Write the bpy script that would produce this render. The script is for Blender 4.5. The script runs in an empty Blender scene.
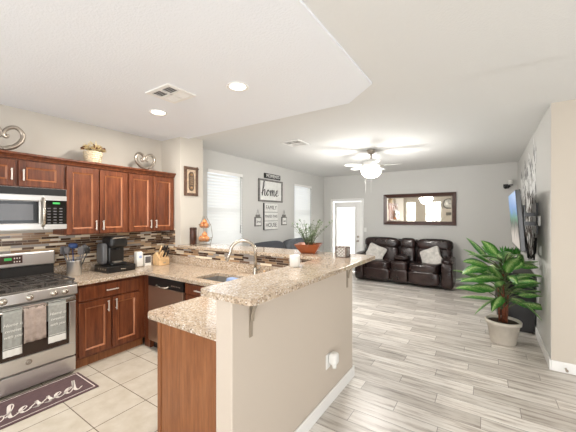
import bpy, bmesh, math, random
from mathutils import Vector, Matrix, Euler
R = math.radians
random.seed(7)
scene = bpy.context.scene
COL = scene.collection
# ---------------------------------------------------------------- camera
cam_d = bpy.data.cameras.new('camera'); cam_d.sensor_width = 36; cam_d.lens = 36 * 298 / 576
cam_d.clip_start = 0.05; cam_d.clip_end = 200
cam = bpy.data.objects.new('camera', cam_d); COL.objects.link(cam)
cam.location = (0, 0, 1.58); cam.rotation_euler = (R(90), 0, R(33.7)); scene.camera = cam
# ---------------------------------------------------------------- world, lights, exposure
scene.view_settings.view_transform = 'Standard'; scene.view_settings.look = 'None'
scene.view_settings.gamma = 1; scene.view_settings.use_curve_mapping = False
scene.view_settings.exposure = 0.42
wd = bpy.data.worlds.new('sky'); scene.world = wd; wd.use_nodes = True
bg = wd.node_tree.nodes['Background']; bg.inputs[0].default_value = (0.86, 0.93, 1.0, 1); bg.inputs[1].default_value = 1.0

def area(name, loc, rot, sx, sy, power, color=(1, 1, 1), spread=180):
    d = bpy.data.lights.new(name, 'AREA'); d.shape = 'RECTANGLE'; d.size = sx; d.size_y = sy
    d.energy = power; d.color = color; d.spread = R(spread)
    o = bpy.data.objects.new(name, d); COL.objects.link(o); o.location = loc; o.rotation_euler = rot
    return o
DAY = (1.0, 1.0, 1.0)
area('added_rear_daylight', (1.1, -2.6, 1.15), (R(100), 0, 0), 2.7, 2.2, 130, DAY)  # added fill light behind the camera, through an unseen slider
area('daylight_rear_window', (-3.0, -2.6, 1.6), (R(103), 0, 0), 2.0, 1.6, 95, DAY)
area('daylight_side_window', (3.9, 2.0, 1.3), (0, R(105), 0), 1.9, 2.4, 30, DAY)
area('daylight_blind_window', (-4.6, 4.0, 1.75), (0, R(-90), 0), 1.5, 1.1, 10, DAY)
area('daylight_far_blind_window', (-4.6, 6.82, 1.75), (0, R(-90), 0), 1.5, 1.1, 10, DAY)
area('daylight_back_door', (-3.36, 8.6, 1.1), (R(-90), 0, 0), 0.8, 2.0, 110, DAY)

# ---------------------------------------------------------------- helpers
def lin(c):
    return tuple(((x / 255) / 12.92 if x / 255 <= 0.04045 else ((x / 255 + 0.055) / 1.055) ** 2.4) for x in c) + (1,)

class NT:
    def __init__(s, m): s.t = m.node_tree; s.n = s.t.nodes; s.b = s.n['Principled BSDF']
    def new(s, ty, **kw):
        n = s.n.new(ty)
        for k, v in kw.items():
            if k.startswith('i_'): n.inputs[k[2:].replace('_', ' ')].default_value = v
            else: setattr(n, k, v)
        return n
    def link(s, a, b): s.t.links.new(a, b)
    def coords(s, scale=(1, 1, 1), rot=(0, 0, 0), kind='Object'):
        tc = s.new('ShaderNodeTexCoord'); mp = s.new('ShaderNodeMapping')
        mp.inputs['Scale'].default_value = scale; mp.inputs['Rotation'].default_value = rot
        s.link(tc.outputs[kind], mp.inputs[0]); return mp.outputs[0]
    def ramp(s, fac, stops, interp='LINEAR'):
        r = s.new('ShaderNodeValToRGB'); r.color_ramp.interpolation = interp
        e = r.color_ramp.elements
        while len(e) < len(stops): e.new(0.5)
        for el, (p, c) in zip(e, stops): el.position = p; el.color = lin(c)
        s.link(fac, r.inputs[0]); return r.outputs[0]
    def noise(s, vec, scale, detail=4, rough=0.6):
        n = s.new('ShaderNodeTexNoise'); n.inputs['Scale'].default_value = scale
        n.inputs['Detail'].default_value = detail; n.inputs['Roughness'].default_value = rough
        s.link(vec, n.inputs['Vector']); return n.outputs[0]
    def mix(s, a, b, fac, mode='MIX'):
        m = s.new('ShaderNodeMix', data_type='RGBA', blend_type=mode)
        for sock, v in ((m.inputs[0], fac), (m.inputs[6], a), (m.inputs[7], b)):
            if hasattr(v, 'links'): s.link(v, sock)
            else: sock.default_value = v
        return m.outputs[2]
    def bump(s, h, strength, dist=0.01):
        b = s.new('ShaderNodeBump'); b.inputs['Strength'].default_value = strength; b.inputs['Distance'].default_value = dist
        s.link(h, b.inputs['Height']); s.link(b.outputs[0], s.b.inputs['Normal'])

def mat(name, c, rough=0.5, metal=0.0, emit=0, var=0.0, vscale=8, spec=0.5, bump=0, bscale=200):
    m = bpy.data.materials.new(name); m.use_nodes = True; t = NT(m); b = t.b
    b.inputs['Roughness'].default_value = rough; b.inputs['Metallic'].default_value = metal
    b.inputs['Specular IOR Level'].default_value = spec
    b.inputs['Base Color'].default_value = lin(c)
    if var or bump: v = t.coords()
    if var:
        n = t.noise(v, vscale)
        t.link(t.ramp(n, [(0.3, tuple(max(0, x * (1 - var)) for x in c)), (0.7, tuple(min(255, x * (1 + var)) for x in c))]), b.inputs['Base Color'])
    if bump: t.bump(t.noise(v, bscale, 3), bump)
    if emit: b.inputs['Emission Color'].default_value = lin(c); b.inputs['Emission Strength'].default_value = emit
    return m

M = {}
M['ceil'] = mat('ceiling_paint', (224, 224, 222), 0.9, bump=0.25, bscale=60)
M['ceil_kitchen_lit'] = mat('kitchen_ceiling_lit', (238, 241, 246), 0.85, bump=0.35, bscale=60)  # brighter, cooler light over the kitchen put into the ceiling colour
M['wall_beige'] = mat('beige_wall_paint', (204, 198, 188), 0.8, bump=0.08, bscale=90)
M['wall_grey'] = mat('grey_wall_paint', (207, 206, 202), 0.8, bump=0.08, bscale=90)
M['wall_tan'] = mat('tan_wall_paint', (200, 191, 178), 0.8, bump=0.08, bscale=90)
M['wall_bar'] = mat('bar_wall_paint', (200, 188, 174), 0.8, bump=0.08, bscale=90)
M['white_trim'] = mat('white_trim_paint', (240, 239, 236), 0.45)
M['white'] = mat('white_plastic', (238, 237, 233), 0.4)
M['ceramic'] = mat('white_ceramic', (236, 234, 228), 0.25)
M['black'] = mat('black_plastic', (22, 21, 21), 0.3)
M['black_gloss'] = mat('black_glass', (14, 13, 13), 0.08)
M['matte_black'] = mat('black_enamel', (38, 35, 33), 0.5)
M['cooktop'] = mat('grey_enamel', (112, 106, 100), 0.2, .3)
M['grate'] = mat('cast_iron', (74, 68, 64), 0.45)
M['steel'] = mat('brushed_steel', (216, 214, 211), 0.28, 0.9)
M['copper_reflection_steel'] = mat('copper_reflection_steel', (178, 152, 132), 0.32, 0.85)  # dishwasher steel with a copper reflection put into its base colour
M['nickel'] = mat('brushed_nickel', (190, 182, 170), 0.25, 0.9)
M['pull'] = mat('satin_pull', (222, 216, 208), 0.35, 0.5)
M['silver'] = mat('silver_metal', (170, 160, 148), 0.3, 0.8)
M['bracket'] = mat('bronze_bracket', (158, 146, 130), 0.5, 0.2)
M['lamp'] = mat('lamp_diffuser', (255, 248, 235), 0.4, emit=5)
M['globe'] = mat('lamp_globe', (255, 250, 240), 0.4, emit=4)
M['led'] = mat('green_display', (60, 170, 84), 0.4, emit=0.25)
M['glass_dark'] = mat('oven_glass', (52, 36, 28), 0.08)
M['mw_glass'] = mat('microwave_glass', (92, 92, 94), 0.1)
M['vent_dark'] = mat('vent_shadow', (96, 90, 86), 0.8)
M['leather'] = mat('brown_leather', (42, 29, 27), 0.25, var=0.3, vscale=3, bump=0.8, bscale=11)
M['leather_dark'] = mat('dark_leather', (30, 20, 18), 0.4)
M['fabric_grey'] = mat('grey_couch_fabric', (84, 87, 92), 0.8, var=0.15, vscale=10, bump=0.2)
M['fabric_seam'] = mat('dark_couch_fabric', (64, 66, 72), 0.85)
M['pillow'] = mat('light_pillow_fabric', (198, 194, 188), 0.9, var=0.12, vscale=12, bump=0.3, bscale=60)
M['towel_grey'] = mat('grey_towel', (158, 158, 152), 0.95, var=0.06, vscale=40, bump=0.3)
M['towel_taupe'] = mat('taupe_towel', (168, 152, 142), 0.95, var=0.1, vscale=20, bump=0.3)
M['towel_white'] = mat('white_towel', (226, 224, 218), 0.95)
M['mat'] = mat('plum_mat', (98, 76, 78), 0.9, var=0.06, vscale=30)
M['mat_edge'] = mat('dark_plum_mat', (74, 52, 54), 0.9)
M['cream'] = mat('cream_print', (232, 222, 214), 0.8)
M['terracotta'] = mat('orange_planter', (150, 78, 40), 0.35, var=0.12, vscale=14)
M['soil'] = mat('soil', (62, 46, 36), 0.95, var=0.3, vscale=60)
M['pot'] = mat('cream_pot', (204, 196, 184), 0.5, var=0.04, vscale=10)
M['stem'] = mat('plant_stem', (104, 56, 34), 0.7, var=0.3, vscale=40)
M['twig'] = mat('green_twig', (86, 96, 62), 0.7)
M['wood_light'] = mat('pale_wood', (214, 178, 132), 0.5, var=0.12, vscale=20)
M['wood_dark'] = mat('dark_wood', (62, 36, 24), 0.4, var=0.3, vscale=20)
M['copper'] = mat('orange_onion_skin', (206, 138, 86), 0.3, var=0.2, vscale=25)
M['wicker'] = mat('cream_wicker', (222, 206, 178), 0.8, var=0.15, vscale=60)
M['dried'] = mat('dried_flowers', (240, 208, 158), 0.9, var=0.15, vscale=40)
M['berry'] = mat('dark_seed_heads', (92, 52, 32), 0.9)
M['sign_white'] = mat('sign_white', (226, 226, 222), 0.7, var=0.04, vscale=10)
M['sign_grey'] = mat('weathered_grey_wood', (120, 118, 114), 0.8, var=0.2, vscale=20)
M['ink'] = mat('charcoal_ink', (62, 62, 62), 0.8)
M['mirror'] = mat('mirror_glass', (240, 236, 228), 0.02, 1.0)
M['frame_brown'] = mat('brown_frame', (66, 38, 30), 0.35, var=0.2, vscale=20)
M['blue'] = mat('blue_plastic', (48, 72, 120), 0.4)
M['blue_print'] = mat('blue_print', (150, 172, 212), 0.6)
M['grey_tool'] = mat('grey_utensil', (96, 94, 96), 0.4)
M['brass'] = mat('champagne_metal', (172, 138, 102), 0.35, 0.6)
M['lattice'] = mat('brown_lattice', (104, 82, 68), .5)
M['console'] = mat('black_cabinet', (26, 21, 20), 0.4)
M['decal_grey'] = mat('grey_decal_leaf', (150, 149, 148), 0.8)
M['decal_light'] = mat('white_decal_leaf', (240, 240, 238), 0.8)
M['decal_dark'] = mat('brown_decal_bark', (58, 44, 38), 0.8)
M['frosted'] = None

def blind_mat():
    m = bpy.data.materials.new('white_blind_slat'); m.use_nodes = True; t = NT(m)
    d = t.new('ShaderNodeBsdfDiffuse'); d.inputs[0].default_value = lin((244, 244, 242))
    tr = t.new('ShaderNodeBsdfTranslucent'); tr.inputs[0].default_value = lin((240, 240, 238))
    mx = t.new('ShaderNodeMixShader'); mx.inputs[0].default_value = 0.28
    t.link(d.outputs[0], mx.inputs[1]); t.link(tr.outputs[0], mx.inputs[2])
    t.link(mx.outputs[0], t.n['Material Output'].inputs[0]); return m
M['blind'] = blind_mat()

def glass_mat():
    m = bpy.data.materials.new('window_glass'); m.use_nodes = True; t = NT(m)
    a = t.new('ShaderNodeBsdfTransparent'); g = t.new('ShaderNodeBsdfGlossy'); g.inputs['Roughness'].default_value = 0.02
    mx = t.new('ShaderNodeMixShader'); mx.inputs[0].default_value = 0.06
    t.link(a.outputs[0], mx.inputs[1]); t.link(g.outputs[0], mx.inputs[2])
    t.link(mx.outputs[0], t.n['Material Output'].inputs[0]); return m
M['glass'] = glass_mat()

def wood_mat(name, a, b, c, rot=(0, 0, 0), rough=0.32):
    m = bpy.data.materials.new(name); m.use_nodes = True; t = NT(m)
    v = t.coords((9, 9, 0.9), rot)
    n = t.noise(v, 3.0, 6, 0.65); v2 = t.coords((60, 60, 3), rot); n2 = t.noise(v2, 2.0, 4)
    col = t.ramp(n, [(0.28, a), (0.5, b), (0.74, c)])
    col = t.mix(col, t.ramp(n2, [(0.3, (150, 130, 120)), (0.6, (255, 255, 255))]), 0.35, 'MULTIPLY')
    t.link(col, t.b.inputs['Base Color']); t.b.inputs['Roughness'].default_value = rough
    t.b.inputs['Specular IOR Level'].default_value = 0.45
    return m
M['cherry'] = wood_mat('cherry_cabinet_wood', (74, 38, 23), (110, 59, 35), (140, 82, 50))
M['cherry_edge'] = wood_mat('pale_cherry_edge', (146, 88, 56), (172, 110, 72), (188, 126, 86))  # paler cherry for the sloped moulding inside each door frame
M['cherry_panel'] = wood_mat('cherry_end_panel', (124, 74, 42), (144, 90, 53), (160, 104, 65))
M['cherry_dark'] = wood_mat('dark_cherry', (64, 28, 16), (80, 38, 22), (92, 46, 28))

def granite_mat():
    m = bpy.data.materials.new('beige_granite'); m.use_nodes = True; t = NT(m)
    v = t.coords()
    big = t.noise(v, 9, 5, 0.6)
    base = t.ramp(big, [(0.3, (158, 138, 116)), (0.5, (182, 165, 143)), (0.7, (208, 196, 179))])
    f = t.noise(v, 85, 3, 0.75)
    sp = t.ramp(f, [(0.0, (70, 48, 34)), (0.40, (104, 80, 62)), (0.48, (196, 174, 150)), (0.58, (204, 186, 166)), (0.66, (240, 234, 226)), (1.0, (250, 248, 244))])
    vo = t.new('ShaderNodeTexVoronoi'); vo.inputs['Scale'].default_value = 110; t.link(v, vo.inputs['Vector'])
    cell = t.new('ShaderNodeSeparateColor'); t.link(vo.outputs['Color'], cell.inputs[0])
    spk = t.ramp(cell.outputs[0], [(0.0, (66, 50, 42)), (0.10, (134, 108, 86)), (0.24, (190, 170, 148)), (0.80, (204, 186, 164)), (0.9, (240, 236, 230))], 'CONSTANT')
    col = t.mix(base, sp, 0.55); col = t.mix(col, spk, 0.5)
    t.link(col, t.b.inputs['Base Color']); t.b.inputs['Roughness'].default_value = 0.1
    t.b.inputs['Specular IOR Level'].default_value = 0.55
    return m
M['granite'] = granite_mat()

def planks_mat():
    m = bpy.data.materials.new('grey_wood_plank_tile'); m.use_nodes = True; t = NT(m)
    tc = t.new('ShaderNodeTexCoord'); sx = t.new('ShaderNodeSeparateXYZ'); t.link(tc.outputs['Object'], sx.inputs[0])
    dv = t.new('ShaderNodeMath', operation='DIVIDE'); dv.inputs[1].default_value = 0.155; t.link(sx.outputs[1], dv.inputs[0])
    fl = t.new('ShaderNodeMath', operation='FLOOR'); t.link(dv.outputs[0], fl.inputs[0])
    ma = t.new('ShaderNodeMath', operation='MULTIPLY_ADD'); ma.inputs[1].default_value = 0.327; t.link(fl.outputs[0], ma.inputs[0]); t.link(sx.outputs[0], ma.inputs[2])
    cv = t.new('ShaderNodeCombineXYZ'); t.link(ma.outputs[0], cv.inputs[0]); t.link(sx.outputs[1], cv.inputs[1]); v = cv.outputs[0]
    def brick(c1, c2, mortar):
        b = t.new('ShaderNodeTexBrick'); b.offset = 0.0; b.offset_frequency = 2; b.squash = 1
        for k, x in (('Scale', 1.0), ('Mortar Size', 0.0025), ('Mortar Smooth', 0.1), ('Bias', 0.0), ('Brick Width', 0.92), ('Row Height', 0.155)): b.inputs[k].default_value = x
        b.inputs['Color1'].default_value = lin(c1); b.inputs['Color2'].default_value = lin(c2); b.inputs['Mortar'].default_value = lin(mortar)
        t.link(v, b.inputs['Vector']); return b
    b = brick((204, 199, 193), (246, 243, 239), (150, 143, 136))
    rnd = brick((0, 0, 0), (255, 255, 255), (128, 128, 128))
    # grain shifted per plank
    sep = t.new('ShaderNodeSeparateColor'); t.link(rnd.outputs[0], sep.inputs[0])
    mp = t.new('ShaderNodeMapping'); mp.inputs['Scale'].default_value = (1.3, 13, 1)
    cmb = t.new('ShaderNodeCombineXYZ'); mul = t.new('ShaderNodeMath', operation='MULTIPLY'); mul.inputs[1].default_value = 37
    t.link(sep.outputs[0], mul.inputs[0]); t.link(mul.outputs[0], cmb.inputs[0]); t.link(mul.outputs[0], cmb.inputs[1])
    t.link(v, mp.inputs[0]); t.link(cmb.outputs[0], mp.inputs['Location'])
    g = t.noise(mp.outputs[0], 1.6, 7, 0.68)
    streak = t.ramp(g, [(0.28, (84, 72, 64)), (0.40, (178, 166, 154)), (0.52, (238, 234, 228)), (0.7, (255, 255, 255))])
    col = t.mix(b.outputs[0], streak, 0.75, 'MULTIPLY')
    t.link(col, t.b.inputs['Base Color']); t.b.inputs['Roughness'].default_value = 0.33
    t.bump(b.outputs['Fac'], -0.15, 0.002)
    return m
M['planks'] = planks_mat()

def tile_mat():
    m = bpy.data.materials.new('beige_floor_tile'); m.use_nodes = True; t = NT(m)
    tc = t.new('ShaderNodeTexCoord'); mp = t.new('ShaderNodeMapping')
    mp.inputs['Location'].default_value = (3.265, -1.045, 0)
    t.link(tc.outputs['Object'], mp.inputs[0])
    b = t.new('ShaderNodeTexBrick'); b.offset = 0; b.squash = 1
    for k, x in (('Scale', 1.0), ('Mortar Size', 0.0035), ('Mortar Smooth', 0.1), ('Bias', 0.0), ('Brick Width', 0.415), ('Row Height', 0.406)): b.inputs[k].default_value = x
    b.inputs['Color1'].default_value = lin((216, 208, 194)); b.inputs['Color2'].default_value = lin((224, 217, 204)); b.inputs['Mortar'].default_value = lin((122, 110, 98))
    t.link(mp.outputs[0], b.inputs['Vector'])
    n = t.noise(mp.outputs[0], 7, 5, 0.6)
    col = t.mix(b.outputs[0], t.ramp(n, [(0.3, (226, 220, 210)), (0.7, (255, 255, 255))]), 0.7, 'MULTIPLY')
    t.link(col, t.b.inputs['Base Color']); t.b.inputs['Roughness'].default_value = 0.25
    return m
M['tile'] = tile_mat()

def mosaic_mat(name, ax):
    m = bpy.data.materials.new(name); m.use_nodes = True; t = NT(m)
    tc = t.new('ShaderNodeTexCoord'); sx = t.new('ShaderNodeSeparateXYZ'); cx = t.new('ShaderNodeCombineXYZ')
    t.link(tc.outputs['Object'], sx.inputs[0]); t.link(sx.outputs[ax], cx.inputs[0]); t.link(sx.outputs[2], cx.inputs[1]); v = cx.outputs[0]
    b = t.new('ShaderNodeTexBrick'); b.offset = 0.43; b.offset_frequency = 2; b.squash = 0.62; b.squash_frequency = 3
    for k, x in (('Scale', 1.0), ('Mortar Size', 0.0016), ('Mortar Smooth', 0.1), ('Bias', 0.0), ('Brick Width', 0.16), ('Row Height', 0.0255)): b.inputs[k].default_value = x
    b.inputs['Color1'].default_value = (0, 0, 0, 1); b.inputs['Color2'].default_value = (1, 1, 1, 1); b.inputs['Mortar'].default_value = (0.5, 0.5, 0.5, 1)
    t.link(v, b.inputs['Vector'])
    pal = t.ramp(b.outputs[0], [(0.0, (74, 52, 40)), (0.22, (122, 90, 66)), (0.40, (158, 126, 96)), (0.50, (96, 74, 62)), (0.58, (206, 176, 140)), (0.70, (234, 220, 198)), (0.88, (168, 162, 158))], 'CONSTANT')
    col = t.mix(pal, lin((190, 176, 156)), b.outputs['Fac'])
    t.link(col, t.b.inputs['Base Color']); t.b.inputs['Roughness'].default_value = 0.12
    t.b.inputs['Specular IOR Level'].default_value = 0.7
    return m
M['mosaic_left'] = mosaic_mat('glass_mosaic_left', 1)
M['mosaic_sink'] = mosaic_mat('glass_mosaic_sink', 0)

def leaf_mat():
    m = bpy.data.materials.new('variegated_leaf'); m.use_nodes = True; t = NT(m)
    tc = t.new('ShaderNodeTexCoord'); sp = t.new('ShaderNodeSeparateXYZ'); t.link(tc.outputs['UV'], sp.inputs[0])
    # u across (-1..1 stored as 0..1), v along
    su = t.new('ShaderNodeMath', operation='SUBTRACT'); su.inputs[1].default_value = 0.5; t.link(sp.outputs[0], su.inputs[0])
    ab = t.new('ShaderNodeMath', operation='ABSOLUTE'); t.link(su.outputs[0], ab.inputs[0])
    mp = t.new('ShaderNodeMapping'); mp.inputs['Scale'].default_value = (7, 22, 1); t.link(tc.outputs['UV'], mp.inputs[0])
    n = t.noise(mp.outputs[0], 1.6, 4, 0.7)
    ad = t.new('ShaderNodeMath', operation='MULTIPLY_ADD'); ad.inputs[1].default_value = 0.42; t.link(ab.outputs[0], ad.inputs[0]); t.link(n, ad.inputs[2])
    col = t.ramp(ad.outputs[0], [(0.47, (206, 218, 160)), (0.54, (120, 168, 78)), (0.62, (52, 116, 42)), (0.85, (30, 82, 32))])
    t.link(col, t.b.inputs['Base Color']); t.b.inputs['Roughness'].default_value = 0.35
    t.b.inputs['Subsurface Weight'].default_value = 0.0
    return m
M['leaf'] = leaf_mat()
M['leaf_small'] = mat('sage_leaf', (136, 152, 122), 0.6, var=0.3, vscale=30)

def screen_mat():
    m = bpy.data.materials.new('television_picture'); m.use_nodes = True; t = NT(m)
    v = t.coords((1, 1, 1)); sp = t.new('ShaderNodeSeparateXYZ'); t.link(v, sp.inputs[0])
    n = t.noise(v, 5, 5, 0.6)
    ad = t.new('ShaderNodeMath', operation='MULTIPLY_ADD'); ad.inputs[1].default_value = 0.45; t.link(n, ad.inputs[0]); t.link(sp.outputs[2], ad.inputs[2])
    col = t.ramp(ad.outputs[0], [(0.02, (200, 190, 180)), (0.16, (60, 60, 50)), (0.24, (86, 140, 110)), (0.36, (96, 140, 196)), (0.56, (120, 158, 206)), (0.72, (110, 160, 140)), (0.86, (60, 90, 66)), (1.0, (150, 176, 190))])
    t.b.inputs['Base Color'].default_value = (0.01, 0.01, 0.01, 1); t.b.inputs['Roughness'].default_value = 0.35; t.b.inputs['Specular IOR Level'].default_value = 0.15
    t.link(col, t.b.inputs['Emission Color']); t.b.inputs['Emission Strength'].default_value = 0.75
    return m
M['screen'] = screen_mat()

class MB:
    def __init__(s): s.v = []; s.f = []; s.mi = []; s.sm = []; s.uv = {}
    def add(s, vs, fs, mi=0, smooth=False):
        n = len(s.v); s.v += [tuple(p) for p in vs]
        for f in fs: s.f.append([i + n for i in f]); s.mi.append(mi); s.sm.append(smooth)
        return n
    BOXF = [(0, 3, 2, 1), (4, 5, 6, 7), (0, 1, 5, 4), (1, 2, 6, 5), (2, 3, 7, 6), (3, 0, 4, 7)]
    def box(s, x0, y0, z0, x1, y1, z1, mi=0):
        s.add([(x0, y0, z0), (x1, y0, z0), (x1, y1, z0), (x0, y1, z0), (x0, y0, z1), (x1, y0, z1), (x1, y1, z1), (x0, y1, z1)], s.BOXF, mi); return s
    def ubox(s, P, u0, v0, w0, u1, v1, w1, mi=0):
        s.add([P(*p) for p in ((u0, v0, w0), (u1, v0, w0), (u1, v1, w0), (u0, v1, w0), (u0, v0, w1), (u1, v0, w1), (u1, v1, w1), (u0, v1, w1))], s.BOXF, mi); return s
    def obox(s, c, size, rot=None, mi=0):
        m = rot if rot is not None else Matrix.Identity(3); c = Vector(c)
        vs = [c + m @ Vector((a * size[0] / 2, b * size[1] / 2, d * size[2] / 2)) for d in (-1, 1) for a, b in ((-1, -1), (1, -1), (1, 1), (-1, 1))]
        s.add(vs, s.BOXF, mi); return s
    def tube(s, pts, r, n=8, closed=False, mi=0, flat=None):
        pts = [Vector(p) for p in pts]; N = len(pts); rings = []
        up = Vector((0, 0, 1)); prev = None
        for i, p in enumerate(pts):
            a = pts[i - 1] if (i > 0 or closed) else p; b = pts[(i + 1) % N] if (i < N - 1 or closed) else p
            d = (b - a); d = d.normalized() if d.length > 1e-9 else Vector((0, 0, 1))
            if prev is None:
                e = up.cross(d)
                if e.length < 0.05: e = Vector((1, 0, 0)).cross(d)
            else: e = prev - d * prev.dot(d)
            e.normalize(); prev = e; g = d.cross(e)
            rr = r[i] if isinstance(r, (list, tuple)) else r
            rings.append([p + (e * math.cos(2 * math.pi * k / n) + g * math.sin(2 * math.pi * k / n)) * rr for k in range(n)])
        vs = [q for rg in rings for q in rg]; fs = []
        for i in range(N if closed else N - 1):
            j = (i + 1) % N
            for k in range(n): fs.append((i * n + k, i * n + (k + 1) % n, j * n + (k + 1) % n, j * n + k))
        if not closed: fs += [tuple(range(n))[::-1], tuple(range((N - 1) * n, N * n))]
        s.add(vs, fs, mi, True); return s
    def cyl(s, p0, p1, r, n=16, r1=None, mi=0):
        return s.tube([p0, p1], [r, r if r1 is None else r1], n, mi=mi)
    def lathe(s, prof, c=(0, 0, 0), n=24, mi=0, cap=True):
        vs = []; fs = []
        for r, z in prof:
            for k in range(n):
                a = 2 * math.pi * k / n; vs.append((c[0] + r * math.cos(a), c[1] + r * math.sin(a), c[2] + z))
        for i in range(len(prof) - 1):
            for k in range(n): fs.append((i * n + k, i * n + (k + 1) % n, (i + 1) * n + (k + 1) % n, (i + 1) * n + k))
        if cap: fs.append(tuple(range(n))[::-1]); fs.append(tuple(range((len(prof) - 1) * n, len(prof) * n)))
        s.add(vs, fs, mi, True); return s
    def ball(s, c, r, n=10, mi=0, sc=(1, 1, 1)):
        prof = [(max(1e-4, math.sin(math.pi * i / n)), -math.cos(math.pi * i / n)) for i in range(n + 1)]
        k0 = len(s.v); s.lathe(prof, (0, 0, 0), n * 2, mi)
        for i in range(k0, len(s.v)):
            x, y, z = s.v[i]; s.v[i] = (c[0] + x * r * sc[0], c[1] + y * r * sc[1], c[2] + z * r * sc[2])
        return s
    def cushion(s, c, size, p=5, n=8, rot=None, mi=0, puff=0.0):
        m = rot if rot is not None else Matrix.Identity(3); c = Vector(c); vs = []; fs = []; idx = {}
        def vid(i, j, k):
            if (i, j, k) not in idx:
                q = Vector((2 * i / n - 1, 2 * j / n - 1, 2 * k / n - 1))
                l = (abs(q.x) ** p + abs(q.y) ** p + abs(q.z) ** p) ** (1 / p)
                q = q / l
                e = max(abs(q.x), abs(q.y))
                q = Vector((q.x * size[0] / 2, q.y * size[1] / 2, q.z * size[2] / 2 * (1 + puff * (1 - min(1, (q.x ** 2 + q.y ** 2) / 1.2)))))
                idx[(i, j, k)] = len(vs); vs.append(c + m @ q)
            return idx[(i, j, k)]
        for a in range(n):
            for b in range(n):
                for side in (0, n):
                    fs.append([vid(a, b, side), vid(a + 1, b, side), vid(a + 1, b + 1, side), vid(a, b + 1, side)])
                    fs.append([vid(a, side, b), vid(a + 1, side, b), vid(a + 1, side, b + 1), vid(a, side, b + 1)])
                    fs.append([vid(side, a, b), vid(side, a + 1, b), vid(side, a + 1, b + 1), vid(side, a, b + 1)])
        s.add(vs, fs, mi, True); return s
    def prism(s, poly, z0, z1, holes=(), mi=0):
        b = bmesh.new(); eds = []
        for loop in [poly] + list(holes):
            q = [b.verts.new((x, y, 0)) for x, y in loop]
            for i in range(len(q)): eds.append(b.edges.new((q[i], q[(i + 1) % len(q)])))
        bmesh.ops.triangle_fill(b, edges=eds, use_beauty=True); b.verts.index_update()
        fs = [[v.index for v in f.verts] for f in b.faces]; pts = [tuple(v.co) for v in b.verts]; b.free()
        n = len(pts); V = [(x, y, z0) for x, y, _ in pts] + [(x, y, z1) for x, y, _ in pts]
        F = [f[::-1] for f in fs] + [[i + n for i in f] for f in fs]
        o = 0
        for loop in [poly] + list(holes):
            L = len(loop)
            for i in range(L): F.append([o + i, o + (i + 1) % L, n + o + (i + 1) % L, n + o + i])
            o += L
        s.add(V, F, mi); return s
    def xform(s, fn, start=0):
        for i in range(start, len(s.v)): s.v[i] = tuple(fn(Vector(s.v[i])))
        return s
    def build(s, name, mats, parent=None, loc=None, local=False, bevel=0, seg=2, auto=True, rot=None):
        if not isinstance(mats, (list, tuple)): mats = [mats]
        me = bpy.data.meshes.new(name)
        off = Vector((0, 0, 0))
        o = bpy.data.objects.new(name, me); COL.objects.link(o)
        if parent is not None:
            o.parent = parent
            if not local:
                p = parent
                while p is not None: off += p.location; p = p.parent
        elif loc is not None:
            o.location = loc
            if not local: off = Vector(loc)
        if rot is not None: o.rotation_euler = rot
        me.from_pydata([tuple(Vector(p) - off) for p in s.v], [], s.f)
        for i, pl in enumerate(me.polygons): pl.material_index = s.mi[i]; pl.use_smooth = s.sm[i]
        for mm in mats: me.materials.append(mm)
        if auto:
            b = bmesh.new(); b.from_mesh(me); bmesh.ops.recalc_face_normals(b, faces=b.faces); b.to_mesh(me); b.free()
        if s.uv:
            ul = me.uv_layers.new(name='UVMap')
            for lp in me.loops: ul.data[lp.index].uv = s.uv.get(lp.vertex_index, (0.5, 0.5))
        if bevel:
            md = o.modifiers.new('bevel', 'BEVEL'); md.width = bevel; md.segments = seg; md.limit_method = 'ANGLE'; md.angle_limit = R(40)
        me.update(); return o

def tag(o, label, cat, group=None):
    o['label'] = label; o['category'] = cat
    if group: o['group'] = group
    return o
def thing(name, loc, label, cat, group=None, rot=None):
    o = bpy.data.objects.new(name, None); o.empty_display_size = 0.1; COL.objects.link(o); o.location = loc
    if rot: o.rotation_euler = rot
    return tag(o, label, cat, group)
def struct(o):
    o['kind'] = 'structure'; return o
def copy_tree(src, loc=None, parent=None):
    c = src.copy(); COL.objects.link(c)
    if parent is not None: c.parent = parent
    if loc is not None: c.location = loc
    for ch in list(src.children): copy_tree(ch, None, c)
    return c

# cursive strokes -------------------------------------------------------------
GLY = {
 'b': ([(0, .3), (.35, 1.1), (.52, 1.9), (.42, 2.3), (.27, 2.0), (.24, .7), (.42, .02), (.78, .15), (.92, .6), (.74, .95), (.66, .8), (1.15, .82)], 1.0),
 'l': ([(0, .3), (.36, 1.1), (.55, 1.95), (.42, 2.35), (.26, 2.0), (.24, .5), (.42, 0), (.85, .3)], .72),
 'e': ([(0, .3), (.45, .5), (.66, .8), (.5, 1.02), (.26, .75), (.26, .25), (.5, 0), (.95, .3)], .82),
 's': ([(0, .3), (.38, .75), (.5, 1.12), (.56, .75), (.68, .35), (.5, 0), (.22, .1), (.5, .06), (.95, .3)], .82),
 'd': ([(0, .3), (.72, .92), (.42, 1.0), (.18, .5), (.34, .02), (.66, .3), (.9, 1.2), (1.02, 2.2), (.92, 1.0), (.92, .3), (1.12, 0), (1.5, .35)], 1.3),
 'h': ([(0, .3), (.38, 1.1), (.56, 1.95), (.43, 2.35), (.28, 2.0), (.24, 0), (.34, .6), (.62, 1.0), (.78, .7), (.78, .2), (.98, 0), (1.25, .3)], 1.1),
 'o': ([(0, .3), (.3, .88), (.2, .4), (.42, 0), (.72, .35), (.68, .82), (.42, 1.0), (.62, .78), (1.1, .85)], .95),
 'm': ([(0, .55), (.16, .95), (.2, 0), (.34, .7), (.52, 1.0), (.62, .7), (.62, 0), (.78, .7), (.96, 1.0), (1.06, .7), (1.08, .2), (1.26, 0), (1.55, .3)], 1.38),
}
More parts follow.
